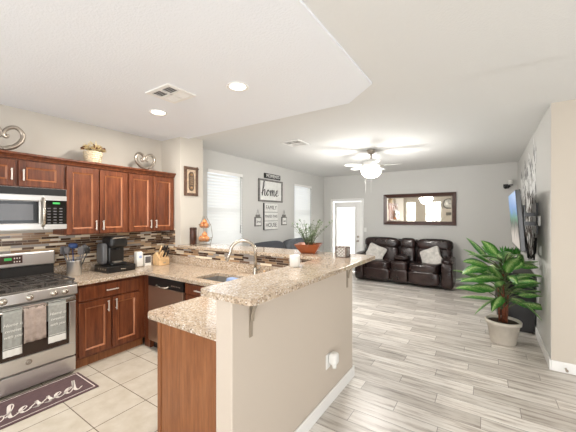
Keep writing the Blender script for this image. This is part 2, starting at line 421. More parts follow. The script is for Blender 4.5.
def catmull(p, k=6):
    q = [p[0]] + list(p) + [p[-1]]; out = []
    for i in range(1, len(q) - 2):
        for j in range(k):
            t = j / k; a, b, c, d = q[i - 1], q[i], q[i + 1], q[i + 2]
            out.append(tuple(0.5 * (2 * b[n] + (c[n] - a[n]) * t + (2 * a[n] - 5 * b[n] + 4 * c[n] - d[n]) * t * t + (3 * b[n] - a[n] - 3 * c[n] + d[n]) * t ** 3) for n in range(len(b))))
    out.append(tuple(p[-1])); return out
def script_word(mb, word, P, width=0.16, height=1.0, slant=0.25, thick=0.001, mi=0):
    """cursive word in units of x-height; P(u,v,w) maps to space"""
    x = 0
    for ch in word:
        pts, adv = GLY[ch]; c = catmull([(x + a + slant * b, b * height) for a, b in pts]); x += adv
        L = []; Rr = []
        for i, (a, b) in enumerate(c):
            p = c[max(0, i - 1)]; q = c[min(len(c) - 1, i + 1)]; dx, dy = q[0] - p[0], q[1] - p[1]; l = math.hypot(dx, dy) or 1
            w = width * (0.35 + 0.65 * max(0, -dy / l)) ; nx, ny = -dy / l * w / 2, dx / l * w / 2
            if abs(nx) < width * .16: nx = width * .16 * (1 if nx >= 0 else -1)
            L.append((a + nx, b + ny)); Rr.append((a - nx, b - ny))
        vs = [P(*q, thick) for q in L] + [P(*q, thick) for q in Rr]; n = len(L)
        mb.add(vs, [(i, i + 1, n + i + 1, n + i) for i in range(n - 1)], mi)
    return x
def text(name, body, size, mtl, parent, loc, rot, extrude=0.001, shear=0, align='CENTER'):
    cu = bpy.data.curves.new(name, 'FONT'); cu.body = body; cu.size = size; cu.extrude = extrude; cu.shear = shear
    cu.align_x = align; cu.align_y = 'CENTER'; cu.materials.append(mtl)
    tmp = bpy.data.objects.new('temporary', cu); COL.objects.link(tmp); bpy.context.view_layer.update()
    me = bpy.data.meshes.new_from_object(tmp.evaluated_get(bpy.context.evaluated_depsgraph_get())); me.name = name
    bpy.data.objects.remove(tmp); bpy.data.curves.remove(cu)
    if not me.materials: me.materials.append(mtl)
    o = bpy.data.objects.new(name, me); COL.objects.link(o); o.parent = parent; o.location = loc; o.rotation_euler = rot
    return o

def arc(cx, cy, r, a0, a1, n=6):
    return [(cx + r * math.cos(R(a0 + (a1 - a0) * i / n)), cy + r * math.sin(R(a0 + (a1 - a0) * i / n))) for i in range(n + 1)]

# ================================================================ STRUCTURE
CH = 2.74
b = MB(); b.box(-4.2, -2.4, -0.1, -1.16, 2.72, 0); struct(b.build('floor', M['tile']))
b = MB(); b.box(-1.16, -2.4, -0.1, 3.7, 2.72, 0); b.box(-4.2, 2.72, -0.1, 3.7, 8.2, 0); struct(b.build('floor', M['planks']))
b = MB(); b.box(-4.2, -2.4, CH, 3.7, 8.2, CH + 0.1); struct(b.build('ceiling', M['ceil']))
b = MB(); b.prism([(-4.05, -2.3), (-0.81, -2.3), (-0.81, 2.5), (-1.14, 2.8), (-4.05, 2.8)], 2.70, CH); struct(b.build('ceiling_kitchen', M['ceil_kitchen_lit']))
b = MB(); b.prism([(-0.81, -2.3), (3.6, -2.3), (3.6, 2.83), (-1.0, 2.83), (-1.14, 2.8), (-0.81, 2.5)], 2.715, CH); struct(b.build('ceiling_entry', M['ceil']))
# kitchen wall and window wall (left), with two window openings
b = MB(); b.box(-4.17, -2.4, 0, -4.05, 2.66, CH); struct(b.build('wall_kitchen', M['wall_beige']))
W = [(3.55, 4.45, 0.98, 2.41), (6.38, 7.26, 0.98, 2.40)]
b = MB(); ys = 2.66
for (y0, y1, z0, z1) in W:
    b.box(-4.17, ys, 0, -4.06, y0, CH); b.box(-4.17, y0, 0, -4.06, y1, z0); b.box(-4.17, y0, z1, -4.06, y1, CH); ys = y1
b.box(-4.17, ys, 0, -4.06, 8.03, CH); struct(b.build('wall_left', M['wall_grey']))
# stub wall between kitchen and living room
b = MB(); b.box(-4.06, 2.66, 0, -3.60, 3.06, CH); struct(b.build('wall_stub', M['wall_beige']))
# back wall with door opening
DX0, DX1, DZ = -3.76, -2.90, 2.0
b = MB(); b.box(-4.17, 8.03, 0, DX0, 8.15, CH); b.box(DX0, 8.03, DZ, DX1, 8.15, CH); b.box(DX1, 8.03, 0, 0.67, 8.15, CH)
struct(b.build('wall_back', M['wall_grey']))
b = MB(); b.box(0.55, 4.06, 0, 0.67, 8.03, CH); struct(b.build('wall_right', M['wall_grey']))
b = MB(); b.box(0.553, 4.05, 0, 3.7, 4.17, CH); struct(b.build('wall_tan', M['wall_tan']))
# side wall with a wide window, rear wall with two windows and an unseen slider added for fill light
b = MB()
b.box(3.6, -2.4, 0, 3.72, 0.8, CH); b.box(3.6, 3.2, 0, 3.72, 4.06, CH); b.box(3.6, 0.8, 0, 3.72, 3.2, 0.4); b.box(3.6, 0.8, 2.3, 3.72, 3.2, CH)
struct(b.build('wall_east', M['wall_tan']))
b = MB(); RW = [(-3.92, -3.40, 0.9, 2.4), (-2.90, -2.08, 0.9, 2.4), (-0.25, 2.45, 0.0, 2.3)]
xs = -4.17
for (x0, x1, z0, z1) in RW:
    b.box(xs, -2.42, 0, x0, -2.3, CH); b.box(x0, -2.42, z1, x1, -2.3, CH)
    if z0 > 0: b.box(x0, -2.42, 0, x1, -2.3, z0)
    xs = x1
b.box(xs, -2.42, 0, 3.72, -2.3, CH); struct(b.build('wall_rear', M['wall_beige']))
# pony walls under the raised bar
b = MB(); b.prism([(-1.222, 1.125), (-1.10, 1.125), (-1.10, 2.80), (-3.60, 2.80), (-3.60, 2.66), (-1.222, 2.66)], 0, 1.139)
struct(b.build('wall_peninsula', M['wall_bar'], bevel=0.008))
# baseboards
def baseboard(name, segs):
    m = MB()
    for (x0, y0, x1, y1) in segs:
        m.box(x0, y0, 0, x1, y1, 0.105)
    return struct(m.build(name, M['white_trim'], bevel=0.006))
baseboard('baseboard_peninsula', [(-1.10, 1.125, -1.085, 2.815), (-1.222, 2.80, -1.10, 2.815), (-1.222, 1.11, -1.085, 1.125)])
baseboard('baseboard_right', [(0.535, 4.035, 0.55, 8.03), (0.55, 4.035, 3.6, 4.05)])
baseboard('baseboard_back', [(-2.83, 8.015, 0.535, 8.03), (-4.06, 8.015, -3.83, 8.03)])
baseboard('baseboard_left', [(-4.06, 3.06, -4.045, 8.015)])
# mosaic backsplash
b = MB(); b.box(-4.05, -0.3, 0.93, -4.042, 2.66, 1.40); struct(b.build('trim_backsplash_left', M['mosaic_left']))
b = MB(); b.box(-4.042, 2.652, 1.015, -3.72, 2.66, 1.40); b.box(-3.72, 2.652, 1.015, -1.222, 2.66, 1.139); struct(b.build('trim_backsplash_sink', M['mosaic_sink']))

# windows in the left wall
for i, (y0, y1, z0, z1) in enumerate(W):
    w = bpy.data.objects.new('window_%d' % (i + 1), None); COL.objects.link(w); w.location = (-4.12, (y0 + y1) / 2, z0); struct(w)
    f = MB()
    for q in ((y0, z0, y1, z0 + .04), (y0, z1 - .04, y1, z1), (y0, z0 + .04, y0 + .04, z1 - .04), (y1 - .04, z0 + .04, y1, z1 - .04), (y0 + .04, (z0 + z1) / 2 - .02, y1 - .04, (z0 + z1) / 2 + .02)):
        f.box(-4.155, q[0], q[1], -4.12, q[2], q[3])
    f.build('window_frame', M['white_trim'], w)
    g = MB(); g.box(-4.142, y0 + .04, z0 + .04, -4.138, y1 - .04, z1 - .04); g.build('pane', M['glass'], w)
    g = MB(); g.box(-4.12, y0 - .03, z0 - .025, -4.03, y1 + .03, z0); g.build('sill', M['white_trim'], w, bevel=.004)
    # blind
    bl = thing('window_blind', (-4.075, (y0 + y1) / 2, z0), ['white horizontal slat blind closed over the nearer tall window', 'white horizontal slat blind on the far window beside the word signs'][i], 'blind', 'window blinds')
    h = MB(); h.box(-4.10, y0 + .005, z1 - .06, -4.045, y1 - .005, z1 - .002); h.build('headrail', M['white_trim'], bl, bevel=.004)
    sl = MB(); n = 25; hh = (z1 - .07 - z0 - .05) / n
    rm = Matrix.Rotation(R(48), 3, 'Y')
    for k in range(n):
        sl.obox((-4.075, (y0 + y1) / 2, z0 + .05 + (k + .5) * hh), (.066, y1 - y0 - .02, .003), rm)
    sl.build('slats', M['blind'], bl)
    h = MB(); h.box(-4.10, y0 + .01, z0 + .012, -4.05, y1 - .01, z0 + .035); h.build('bottom_rail', M['white_trim'], bl, bevel=.004)
    h = MB(); h.cyl((-4.035, y1 - .09, z1 - .06), (-4.035, y1 - .09, z0 + .42), .003, 6); h.cyl((-4.035, y1 - .09, z0 + .42), (-4.035, y1 - .09, z0 + .26), .007, 8)
    h.build('wand', M['sign_grey'], bl)
# two rear windows seen in the mirror, then the added slider
for i, (x0, x1, z0, z1) in enumerate(RW):
    w = bpy.data.objects.new('window_%d' % (i + 3), None); COL.objects.link(w); w.location = ((x0 + x1) / 2, -2.36, z0); struct(w)
    f = MB(); xm = (x0 + x1) / 2; zm = (z0 + z1) / 2
    for q in ((x0, z0, x1, z0 + .05), (x0, z1 - .05, x1, z1), (x0, z0 + .05, x0 + .05, z1 - .05), (x1 - .05, z0 + .05, x1, z1 - .05), (xm - .02, z0 + .05, xm + .02, z1 - .05)):
        f.box(q[0], -2.38, q[1], q[2], -2.34, q[3])
    f.build('window_frame', M['white_trim'], w)
    g = MB(); g.box(x0 + .05, -2.362, z0 + .05, x1 - .05, -2.358, z1 - .05); g.build('pane', M['glass'], w)
w = bpy.data.objects.new('window_6', None); COL.objects.link(w); w.location = (3.66, 2.0, .4); struct(w)
f = MB()
for q in ((0.8, .4, 3.2, .45), (0.8, 2.25, 3.2, 2.3), (0.8, .45, .85, 2.25), (3.15, .45, 3.2, 2.25), (1.98, .45, 2.02, 2.25)): f.box(3.64, q[0], q[1], 3.68, q[2], q[3])
f.build('window_frame', M['white_trim'], w)
g = MB(); g.box(3.658, .85, .45, 3.662, 3.15, 2.25); g.build('pane', M['glass'], w)

# back door
d = bpy.data.objects.new('door_1', None); COL.objects.link(d); d.location = ((DX0 + DX1) / 2, 8.06, 0); struct(d)
m = MB(); gx0, gx1, gz0, gz1 = -3.655, -3.085, 0.28, 1.84
for q in ((DX0 + .02, .01, gx0, DZ - .02), (gx1, .01, DX1 - .02, DZ - .02), (gx0, .01, gx1, gz0), (gx0, gz1, gx1, DZ - .02)): m.box(q[0], 8.045, q[1], q[2], 8.09, q[3])
m.build('door_slab', M['white_trim'], d)
m = MB()
for q in ((gx0 - .03, gz0 - .03, gx0 + .012, gz1 + .03), (gx1 - .012, gz0 - .03, gx1 + .03, gz1 + .03), (gx0 + .012, gz0 - .03, gx1 - .012, gz0 + .012), (gx0 + .012, gz1 - .012, gx1 - .012, gz1 + .03)): m.box(q[0], 8.03, q[1], q[2], 8.044, q[3])
m.build('glass_frame', M['white_trim'], d, bevel=.005)
m = MB(); m.box(gx0 + .001, 8.06, gz0 + .001, gx1 - .001, 8.065, gz1 - .001); m.build('frosted_pane', M['blind'], d)
m = MB()
for q in ((DX0 - .07, 0, DX0 + .005, DZ + .07), (DX1 - .005, 0, DX1 + .07, DZ + .07), (DX0 + .005, DZ - .005, DX1 - .005, DZ + .07)): m.box(q[0], 8.008, q[1], q[2], 8.03, q[3])
m.build('casing', M['white_trim'], d, bevel=.006)
m = MB(); m.lathe([(.028, 0), (.03, .01), (.014, .02), (.014, .04), (.028, .05), (.03, .065), (.02, .078), (.001, .08)], n=14)
m.xform(lambda p: Vector((-3.0 + p.x, 8.045 - p.z, .88 + p.y))); m.build('door_knob', M['silver'], d)
m = MB(); m.lathe([(.03, 0), (.03, .015), (.02, .022), (.001, .023)], n=14); m.xform(lambda p: Vector((-3.0 + p.x, 8.045 - p.z, 1.0 + p.y))); m.build('deadbolt', M['silver'], d)

# ================================================================ KITCHEN CABINETS
def PX(x):   # facing +X : u->Y, v->Z, w->+X
    return lambda u, v, w: (x + w, u, v)
def PYn(y):  # facing -Y : u->X, v->Z, w->-Y
    return lambda u, v, w: (u, y - w, v)
def PXn(x):
    return lambda u, v, w: (x - w, u, v)
def panel_door(P, u0, u1, v0, v1, parent, name='door', handle=None, horiz=False):
    m = MB(); t = .02; s = .058
    m.ubox(P, u0, v0, 0, u0 + s, v1, t); m.ubox(P, u1 - s, v0, 0, u1, v1, t)
    m.ubox(P, u0 + s, v0, 0, u1 - s, v0 + s, t); m.ubox(P, u0 + s, v1 - s, 0, u1 - s, v1, t)
    m.ubox(P, u0 + s, v0 + s, 0, u1 - s, v1 - s, .008)
    o = m.build(name, M['cherry'], parent, bevel=.003)
    g = MB(); a = (u0 + s, v0 + s, u1 - s, v1 - s); k = .014
    O = [P(a[0], a[1], t), P(a[2], a[1], t), P(a[2], a[3], t), P(a[0], a[3], t)]
    I = [P(a[0] + k, a[1] + k, .0085), P(a[2] - k, a[1] + k, .0085), P(a[2] - k, a[3] - k, .0085), P(a[0] + k, a[3] - k, .0085)]
    g.add(O + I, [(i, (i + 1) % 4, 4 + (i + 1) % 4, 4 + i) for i in range(4)]); g.build('moulding', M['cherry_edge'], o, auto=False)
    if handle: pull(P, handle[0], handle[1], handle[2], o, horiz)
    return o
def pull(P, u, v, L, parent, horiz=False, w0=.02):
    m = MB(); h = L / 2; W_ = .011
    if horiz:
        m.ubox(P, u - h, v - .006, w0 + .022, u + h, v + .006, w0 + .030)
        for sgn in (-1, 1): m.ubox(P, u + sgn * h * .75 - .005, v - .005, w0, u + sgn * h * .75 + .005, v + .005, w0 + .022)
    else:
        m.ubox(P, u - .006, v - h, w0 + .022, u + .006, v + h, w0 + .030)
        for sgn in (-1, 1): m.ubox(P, u - .005, v + sgn * h * .75 - .005, w0, u + .005, v + sgn * h * .75 + .005, w0 + .022)
    return m.build('handle', M['pull'], parent, bevel=.002)
def slab_drawer(P, u0, u1, v0, v1, parent, name='drawer'):
    m = MB(); m.ubox(P, u0, v0, 0, u1, v1, .02); o = m.build(name, M['cherry'], parent, bevel=.006, seg=2)
    pull(P, (u0 + u1) / 2, (v0 + v1) / 2, .13, o, True); return o

XU = -3.74   # carcass front of upper cabinets
def upper(y0, y1, z0, z1, label, doors, hz):
    t = thing('upper_cabinet', (-3.9, (y0 + y1) / 2, z0), label, 'cabinet', 'upper cabinets on the kitchen wall')
    m = MB(); m.box(-4.042, y0 + .001, z0, XU, y1 - .001, z1); m.build('carcass', M['cherry'], t)
    for (a, b_, hu) in doors:
        panel_door(PX(XU), a, b_, z0 + .008, z1 - .012, t, handle=(hu, hz, .11))
upper(0.54, 1.315, 1.86, 2.125, 'short two-door cherry cabinet directly above the microwave', [(.555, .918, .886), (.94, 1.30, .972)], 1.975)
upper(1.315, 1.985, 1.375, 2.125, 'tall two-door cherry wall cabinet right beside the microwave', [(1.33, 1.645, 1.615), (1.66, 1.972, 1.69)], 1.475)
upper(1.985, 2.65, 1.375, 2.125, 'tall two-door cherry wall cabinet in the corner by the stub wall', [(1.998, 2.312, 2.282), (2.327, 2.638, 2.357)], 1.475)
m = MB()
prof = [(0, 0), (.012, 0), (.016, .014), (.034, .034), (.05, .042), (.05, .06), (0, .06)]
y0, y1 = .54, 2.65; V = [(XU + .002 + a, y0, 2.126 + z) for a, z in prof] + [(XU + .002 + a, y1, 2.126 + z) for a, z in prof]; n = len(prof)
m.add(V, [(i, (i + 1) % n, n + (i + 1) % n, n + i) for i in range(n)] + [tuple(range(n))[::-1], tuple(range(n, 2 * n))])
m.box(-4.042, y0, 2.126, XU + .001, y1, 2.186)
tag(m.build('crown_molding', M['cherry'], loc=(-3.7, 1.6, 2.126)), 'cherry crown molding running along the top of the wall cabinets', 'molding')

# base cabinet beside the range
XB = -3.48
t = thing('base_cabinet', (-3.76, 1.66, 0), 'cherry base cabinet beside the range with one drawer over two doors', 'cabinet', 'base cabinets')
m = MB(); m.box(-4.04, 1.325, .10, XB, 2.06, .874); m.build('carcass', M['cherry'], t)
m = MB(); m.box(-4.0, 1.325, 0, XB - .05, 2.06, .099); m.build('toe_kick', M['cherry_panel'], t)
slab_drawer(PX(XB), 1.345, 1.985, .70, .845, t)
panel_door(PX(XB), 1.345, 1.655, .125, .68, t, handle=(1.625, .60, .12))
panel_door(PX(XB), 1.675, 1.985, .125, .68, t, handle=(1.708, .60, .12))
# sink run
YS = 2.06
t = thing('base_cabinet', (-3.42, 2.35, 0), 'narrow cherry corner filler cabinet left of the dishwasher', 'cabinet', 'base cabinets')
m = MB(); m.box(XB + .001, YS, .0, -3.362, 2.65, .874); m.build('carcass', M['cherry'], t)
t = thing('dishwasher', (-3.03, 2.34, 0), 'stainless dishwasher with a black control strip under the granite counter', 'dishwasher')
m = MB(); m.box(-3.358, YS, .10, -2.702, 2.63, .872); m.build('body', M['black'], t)
m = MB(); m.box(-3.355, YS - .03, .11, -2.705, YS - .001, .755); m.build('door', M['copper_reflection_steel'], t, bevel=.006)
cp = MB(); cp.box(-3.355, YS - .035, .76, -2.705, YS - .001, .868); cp = cp.build('control_panel', M['black'], t, bevel=.006)
m = MB(); m.tube([(-3.16, YS - .036, .79), (-3.15, YS - .06, .782), (-3.05, YS - .068, .772), (-2.95, YS - .06, .782), (-2.94, YS - .036, .79)], .011, 8); m.build('handle', M['nickel'], t)
for k in range(6): MB().box(-2.90 + k * .028, YS - .037, .80, -2.885 + k * .028, YS - .0355, .812).build('button', M['silver'], cp)
m = MB(); m.box(-3.35, YS + .04, .0, -2.71, 2.6, .099); m.build('toe_kick', M['black'], t)
t = thing('base_cabinet', (-2.3, 2.34, 0), 'cherry drawer cabinet right of the dishwasher under the sink', 'cabinet', 'base cabinets')
m = MB(); m.box(-2.698, YS, .10, -1.885, 2.65, .66); m.box(-2.698, YS, .66, -1.885, YS + .02, .874); m.build('carcass', M['cherry'], t)
m = MB(); m.box(-2.698, YS + .05, 0, -1.885, 2.6, .099); m.build('toe_kick', M['cherry_panel'], t)
zz = [(.755, .862), (.62, .74), (.38, .605), (.125, .365)]
for (a, c) in zz: slab_drawer(PYn(YS), -2.685, -2.20, a, c, t)
panel_door(PYn(YS), -2.185, -1.905, .125, .862, t)
# peninsula cabinets
XP = -1.87
t = thing('base_cabinet', (-1.55, 1.9, 0), 'cherry peninsula cabinet with a plain end panel beside the bar wall', 'cabinet', 'base cabinets')
m = MB(); m.box(XP, 1.225, .10, -1.224, 2.058, .874); m.build('carcass', M['cherry'], t)
m = MB(); m.box(XP + .035, 1.205, 0.0, -1.224, 1.224, .874); m.build('end_panel', M['cherry_panel'], t)
m = MB(); m.box(XP - .005, 1.2, 0.0, XP + .033, 1.224, .874); m.build('end_stile', M['cherry_panel'], t, bevel=.003)
m = MB(); m.box(XP + .05, 1.225, 0, -1.26, 2.05, .099); m.build('toe_kick', M['cherry_panel'], t)
for k in range(2): panel_door(PXn(XP), 1.245 + k * .4, 1.63 + k * .4, .125, .86, t, handle=(1.3 + k * .4, .72, .12))

# countertop
outl = [(-4.04, 1.318), (-3.42, 1.318), (-3.42, 2.02), (-1.975, 2.02)] + arc(-1.92, 1.222, .055, 180, 270) + [(-1.224, 1.167), (-1.224, 2.65), (-4.04, 2.65)]
SX0, SX1, SY0, SY1 = -2.64, -1.98, 2.13, 2.46
hole = arc(SX0 + .05, SY0 + .05, .05, 180, 270, 4) + arc(SX1 - .05, SY0 + .05, .05, 270, 360, 4) + arc(SX1 - .05, SY1 - .05, .05, 0, 90, 4) + arc(SX0 + .05, SY1 - .05, .05, 90, 180, 4)
m = MB(); m.prism(outl, .876, .914, [hole])
ct = tag(m.build('countertop', M['granite'], loc=(-2.7, 2.0, .876), bevel=.009, seg=3), 'beige speckled granite lower countertop wrapping from range to peninsula', 'countertop')
m = MB(); m.box(-4.041, 1.318, .9145, -4.022, 2.65, 1.014); m.box(-4.022, 2.632, .9145, -1.224, 2.651, 1.014); m.build('upstand', M['granite'], ct, bevel=.003)
# raised bar
bar = [(-1.34, 2.61)] + arc(-1.29, 1.145, .05, 180, 270) + arc(-.99, 1.145, .05, 270, 360) + arc(-1.0, 2.99, .06, 0, 90) + [(-3.598, 3.05), (-3.598, 2.61)]
m = MB(); m.prism(bar, 1.14, 1.175)
tag(m.build('bar_top', M['granite'], loc=(-1.14, 2.0, 1.14), bevel=.012, seg=3), 'long raised granite bar top on the beige half wall', 'countertop')
# sink
t = thing('sink', (-2.31, 2.3, .70), 'stainless undermount sink in the granite below the faucet', 'sink')
m = MB(); a, w_, z0, z1 = .012, .004, .70, .8755
m.box(SX0 - a, SY0 - a, z0, SX1 + a, SY1 + a, z0 + .006)
m.box(SX0 - a, SY0 - a, z0 + .006, SX0 - a + .006, SY1 + a, z1); m.box(SX1 + a - .006, SY0 - a, z0 + .006, SX1 + a, SY1 + a, z1)
m.box(SX0 - a + .006, SY0 - a, z0 + .006, SX1 + a - .006, SY0 - a + .006, z1); m.box(SX0 - a + .006, SY1 + a - .006, z0 + .006, SX1 + a - .006, SY1 + a, z1)
m.build('basin', M['steel'], t)
m = MB(); m.lathe([(.045, 0), (.045, .004), (.02, .003), (.001, .002)], (-2.31, 2.3, .7061)); m.build('drain', M['silver'], t)
m = MB(); m.cushion((-2.33, 2.40, .835), (.17, .08, .13), 4, 6); 
tag(m.build('dish_cloth', M['blue_print'], loc=(-2.33, 2.40, .77)), 'blue printed cloth lying against the back of the sink', 'cloth')
# faucet
fx, fy = -2.12, 2.53
t = thing('faucet', (fx, fy, .914), 'tall gooseneck brushed nickel faucet behind the sink', 'faucet')
m = MB(); m.lathe([(.032, 0), (.032, .012), (.026, .03), (.022, .09), (.018, .10)], (fx, fy, .9142), 16); m.build('base', M['nickel'], t)
sp = [(fx, fy, 1.01), (fx, fy, 1.19)] + [(fx - .115 * (1 - math.cos(R(a))) * .85, fy - .115 * (1 - math.cos(R(a))) * .8, 1.195 + .115 * math.sin(R(a))) for a in range(15, 181, 15)]
e = Vector(sp[-1]); sp += [tuple(e + Vector((-.012, -.012, -.05))), tuple(e + Vector((-.03, -.03, -.10)))]
m = MB(); m.tube(sp, [.0175] * (len(sp) - 2) + [.019, .022], 12); m.build('spout', M['nickel'], t)
m = MB(); m.tube([(fx + .02, fy, .985), (fx + .06, fy - .01, .995), (fx + .085, fy - .015, 1.04)], [.012, .011, .008], 8); m.build('lever', M['nickel'], t)
for k, (x, y, lab) in enumerate(((-2.0, 2.54, 'short champagne soap pump just right of the faucet base'), (-1.9, 2.55, 'short champagne sprayer cap second to the right of the faucet'))):
    m = MB(); m.lathe([(.02, 0), (.02, .01), (.012, .02), (.012, .05), (.018, .055), (.016, .075), (.001, .078)], (x, y, .9142), 12)
    tag(m.build(('soap_dispenser', 'sink_sprayer')[k], M['brass'], loc=(x, y, .9142)), lab, ('soap pump', 'sprayer')[k])

# corbels
for k, y in enumerate((1.27, 2.655)):
    t = thing('corbel_bracket', (-1.1, y, .9), ['metal bracket with curved brace under the near end of the bar', 'metal bracket with curved brace under the far end of the bar'][k], 'bracket', 'brackets under the bar')
    m = MB(); m.box(-1.099, y - .013, .905, -1.093, y + .013, 1.139); m.build('wall_plate', M['bracket'], t)
    m = MB(); m.box(-1.092, y - .013, 1.131, -.985, y + .013, 1.139); m.build('arm', M['bracket'], t)
    m = MB(); pts = [(-1.088 + .09 * (1 - math.cos(R(a))), 0, 1.0 + .128 * math.sin(R(a))) for a in range(0, 91, 10)]
    V = [(x, y - .01, z) for x, _, z in pts] + [(x + .008, y - .01, z - .006) for x, _, z in pts] + [(x, y + .01, z) for x, _, z in pts] + [(x + .008, y + .01, z - .006) for x, _, z in pts]
    q = len(pts); F = []
    for i in range(q - 1): F += [(i, i + 1, q + i + 1, q + i), (2 * q + i, 2 * q + i + 1, 3 * q + i + 1, 3 * q + i), (i, i + 1, 2 * q + i + 1, 2 * q + i), (q + i, q + i + 1, 3 * q + i + 1, 3 * q + i)]
    F += [(0, q, 3 * q, 2 * q), (q - 1, 2 * q - 1, 4 * q - 1, 3 * q - 1)]
    m.add(V, F); m.build('brace', M['bracket'], t)

# outlet with plug-in
t = thing('wall_outlet', (-1.1, 2.25, .32), 'white outlet cover low on the beige bar wall behind a plug', 'outlet')
m = MB(); m.box(-1.0995, 2.205, .315, -1.094, 2.285, .435); m.build('cover_plate', M['white'], t, bevel=.003)
t = thing('plug_in_air_freshener', (-1.07, 2.27, .33), 'white plug-in air freshener in the outlet on the bar wall', 'air freshener')
m = MB(); m.cushion((-1.058, 2.275, .395), (.066, .085, .10), 4, 8); m.build('body', M['white'], t)
m = MB(); m.cyl((-1.055, 2.275, .318), (-1.055, 2.275, .345), .02, 12); m.build('refill_bottle', M['ceramic'], t)

# ================================================================ MICROWAVE
t = thing('microwave', (-3.85, .93, 1.445), 'stainless over-the-range microwave under the short cabinet', 'microwave')
m = MB(); m.box(-4.04, .545, 1.445, -3.67, 1.31, 1.855); m.build('body', M['steel'], t)
m = MB(); m.box(-3.669, .55, 1.785, -3.66, 1.305, 1.853); m.build('vent_grille', M['black'], t)
dr = MB(); z0, z1 = 1.45, 1.782
dr.box(-3.669, .55, z0, -3.645, 1.11, z0 + .055); dr.box(-3.669, .55, z1 - .055, -3.645, 1.11, z1); dr.box(-3.669, .55, z0 + .055, -3.645, .60, z1 - .055); dr.box(-3.669, 1.075, z0 + .055, -3.645, 1.11, z1 - .055)
dr.box(-3.669, .60, z0 + .055, -3.652, 1.075, z1 - .055)
dr = dr.build('door', M['steel'], t, bevel=.004)
m = MB(); m.box(-3.652, .605, z0 + .06, -3.648, 1.07, z1 - .06); wn = m.build('window_border', M['black_gloss'], dr)
m = MB(); m.box(-3.648, .64, z0 + .09, -3.6465, 1.03, z1 - .09); m.build('window', M['mw_glass'], dr)
m = MB(); m.tube([(-3.645, 1.105, 1.755), (-3.61, 1.105, 1.735), (-3.605, 1.105, 1.63), (-3.61, 1.105, 1.50), (-3.645, 1.105, 1.48)], .013, 8); m.build('handle', M['nickel'], dr)
MB().box(-3.669, 1.113, z0, -3.645, 1.305, z0 + .045).build('lower_trim', M['steel'], t); MB().box(-3.669, 1.113, z1 - .045, -3.645, 1.305, z1).build('upper_trim', M['steel'], t)
cp = MB(); cp.box(-3.669, 1.113, z0 + .046, -3.645, 1.305, z1 - .046); cp = cp.build('control_panel', M['black_gloss'], t)
m = MB(); m.box(-3.6449, 1.185, 1.70, -3.644, 1.245, 1.718); m.build('display', M['led'], cp)
for r in range(6):
    for c in range(3): MB().box(-3.6449, 1.14 + c * .05, 1.505 + r * .029, -3.644, 1.168 + c * .05, 1.517 + r * .029).build('button', M['grey_tool'], cp)

# ================================================================ RANGE
t = thing('gas_range', (-3.75, .93, 0), 'stainless gas range with black grates and towels on its door', 'range')
m = MB(); m.box(-4.03, .552, .02, -3.465, 1.308, .795); m.build('body', M['steel'], t)
m = MB(); m.box(-3.99, .552, .90, -3.40, 1.308, .918); ck = m.build('cooktop', M['cooktop'], t, bevel=.006)
m = MB(); V = [(-3.46, .552, .796), (-3.425, .552, .796), (-3.395, .552, .815), (-3.405, .552, .899), (-4.03, .552, .899), (-4.03, .552, .796)]; n = 6
m.add(V + [(x, 1.308, z) for x, _, z in V], [tuple(range(6))[::-1], tuple(range(6, 12))] + [(i, (i + 1) % 6, 6 + (i + 1) % 6, 6 + i) for i in range(6)])
cp = m.build('control_panel', M['steel'], t, bevel=.003)
for y in (.66, .757, .936, 1.114, 1.202):
    m = MB(); m.lathe([(.030, 0), (.030, .008), (.024, .012), (.021, .034), (.001, .036)], n=16)
    m.xform(lambda p: Vector((-3.401 + p.z, y + p.x, .853 + p.y))); m.box(-3.37, y - .004, .836, -3.358, y + .004, .872)
    m.build('knob', M['nickel'], cp)
# backguard
m = MB(); m.box(-4.03, .552, .90, -3.992, 1.308, 1.06); m.build('riser', M['matte_black'], t)
m = MB(); m.box(-4.03, .552, 1.061, -3.955, 1.308, 1.205); bgd = m.build('backguard', M['steel'], t, bevel=.012)
m = MB(); m.box(-3.9545, .80, 1.10, -3.9525, 1.03, 1.18); dp = m.build('clock_panel', M['frame_brown'], bgd)
m = MB(); m.box(-3.952, .89, 1.135, -3.951, .945, 1.16); m.build('display', M['led'], dp)
for k in range(3):
    for j in range(2): MB().box(-3.952, .962 + k * .02, 1.112 + j * .035, -3.951, .972 + k * .02, 1.124 + j * .035).build('button', M['cream'], dp)
# burners and grates
for (x, y, r) in ((-3.58, .72, .045), (-3.58, 1.15, .05), (-3.85, .72, .04), (-3.85, 1.15, .038), (-3.71, .93, .05)):
    m = MB(); m.lathe([(r * 1.3, 0), (r * 1.3, .008), (r, .012), (r, .022), (.001, .024)], (x, y, .9185), 18); m.build('burner', M['matte_black'], ck)
for (a, c) in ((.565, .80), (.81, 1.05), (1.06, 1.295)):
    m = MB(); zt = .958
    for x in (-3.96, -3.43): m.box(x - .006, a, zt - .014, x + .006, c, zt)
    for y in (a + .006, c - .006): m.box(-3.954, y - .006, zt - .014, -3.436, y + .006, zt)
    ym = (a + c) / 2
    m.box(-3.954, ym - .005, zt - .012, -3.436, ym + .005, zt + .002)
    for x in (-3.85, -3.70, -3.58): m.box(x - .005, a + .012, zt - .012, x + .005, c - .012, zt + .001)
    for x in (-3.955, -3.435):
        for y in (a + .012, c - .012): m.box(x - .007, y - .007, .9185, x + .007, y + .007, zt - .014)
    m.build('grate', M['grate'], ck)
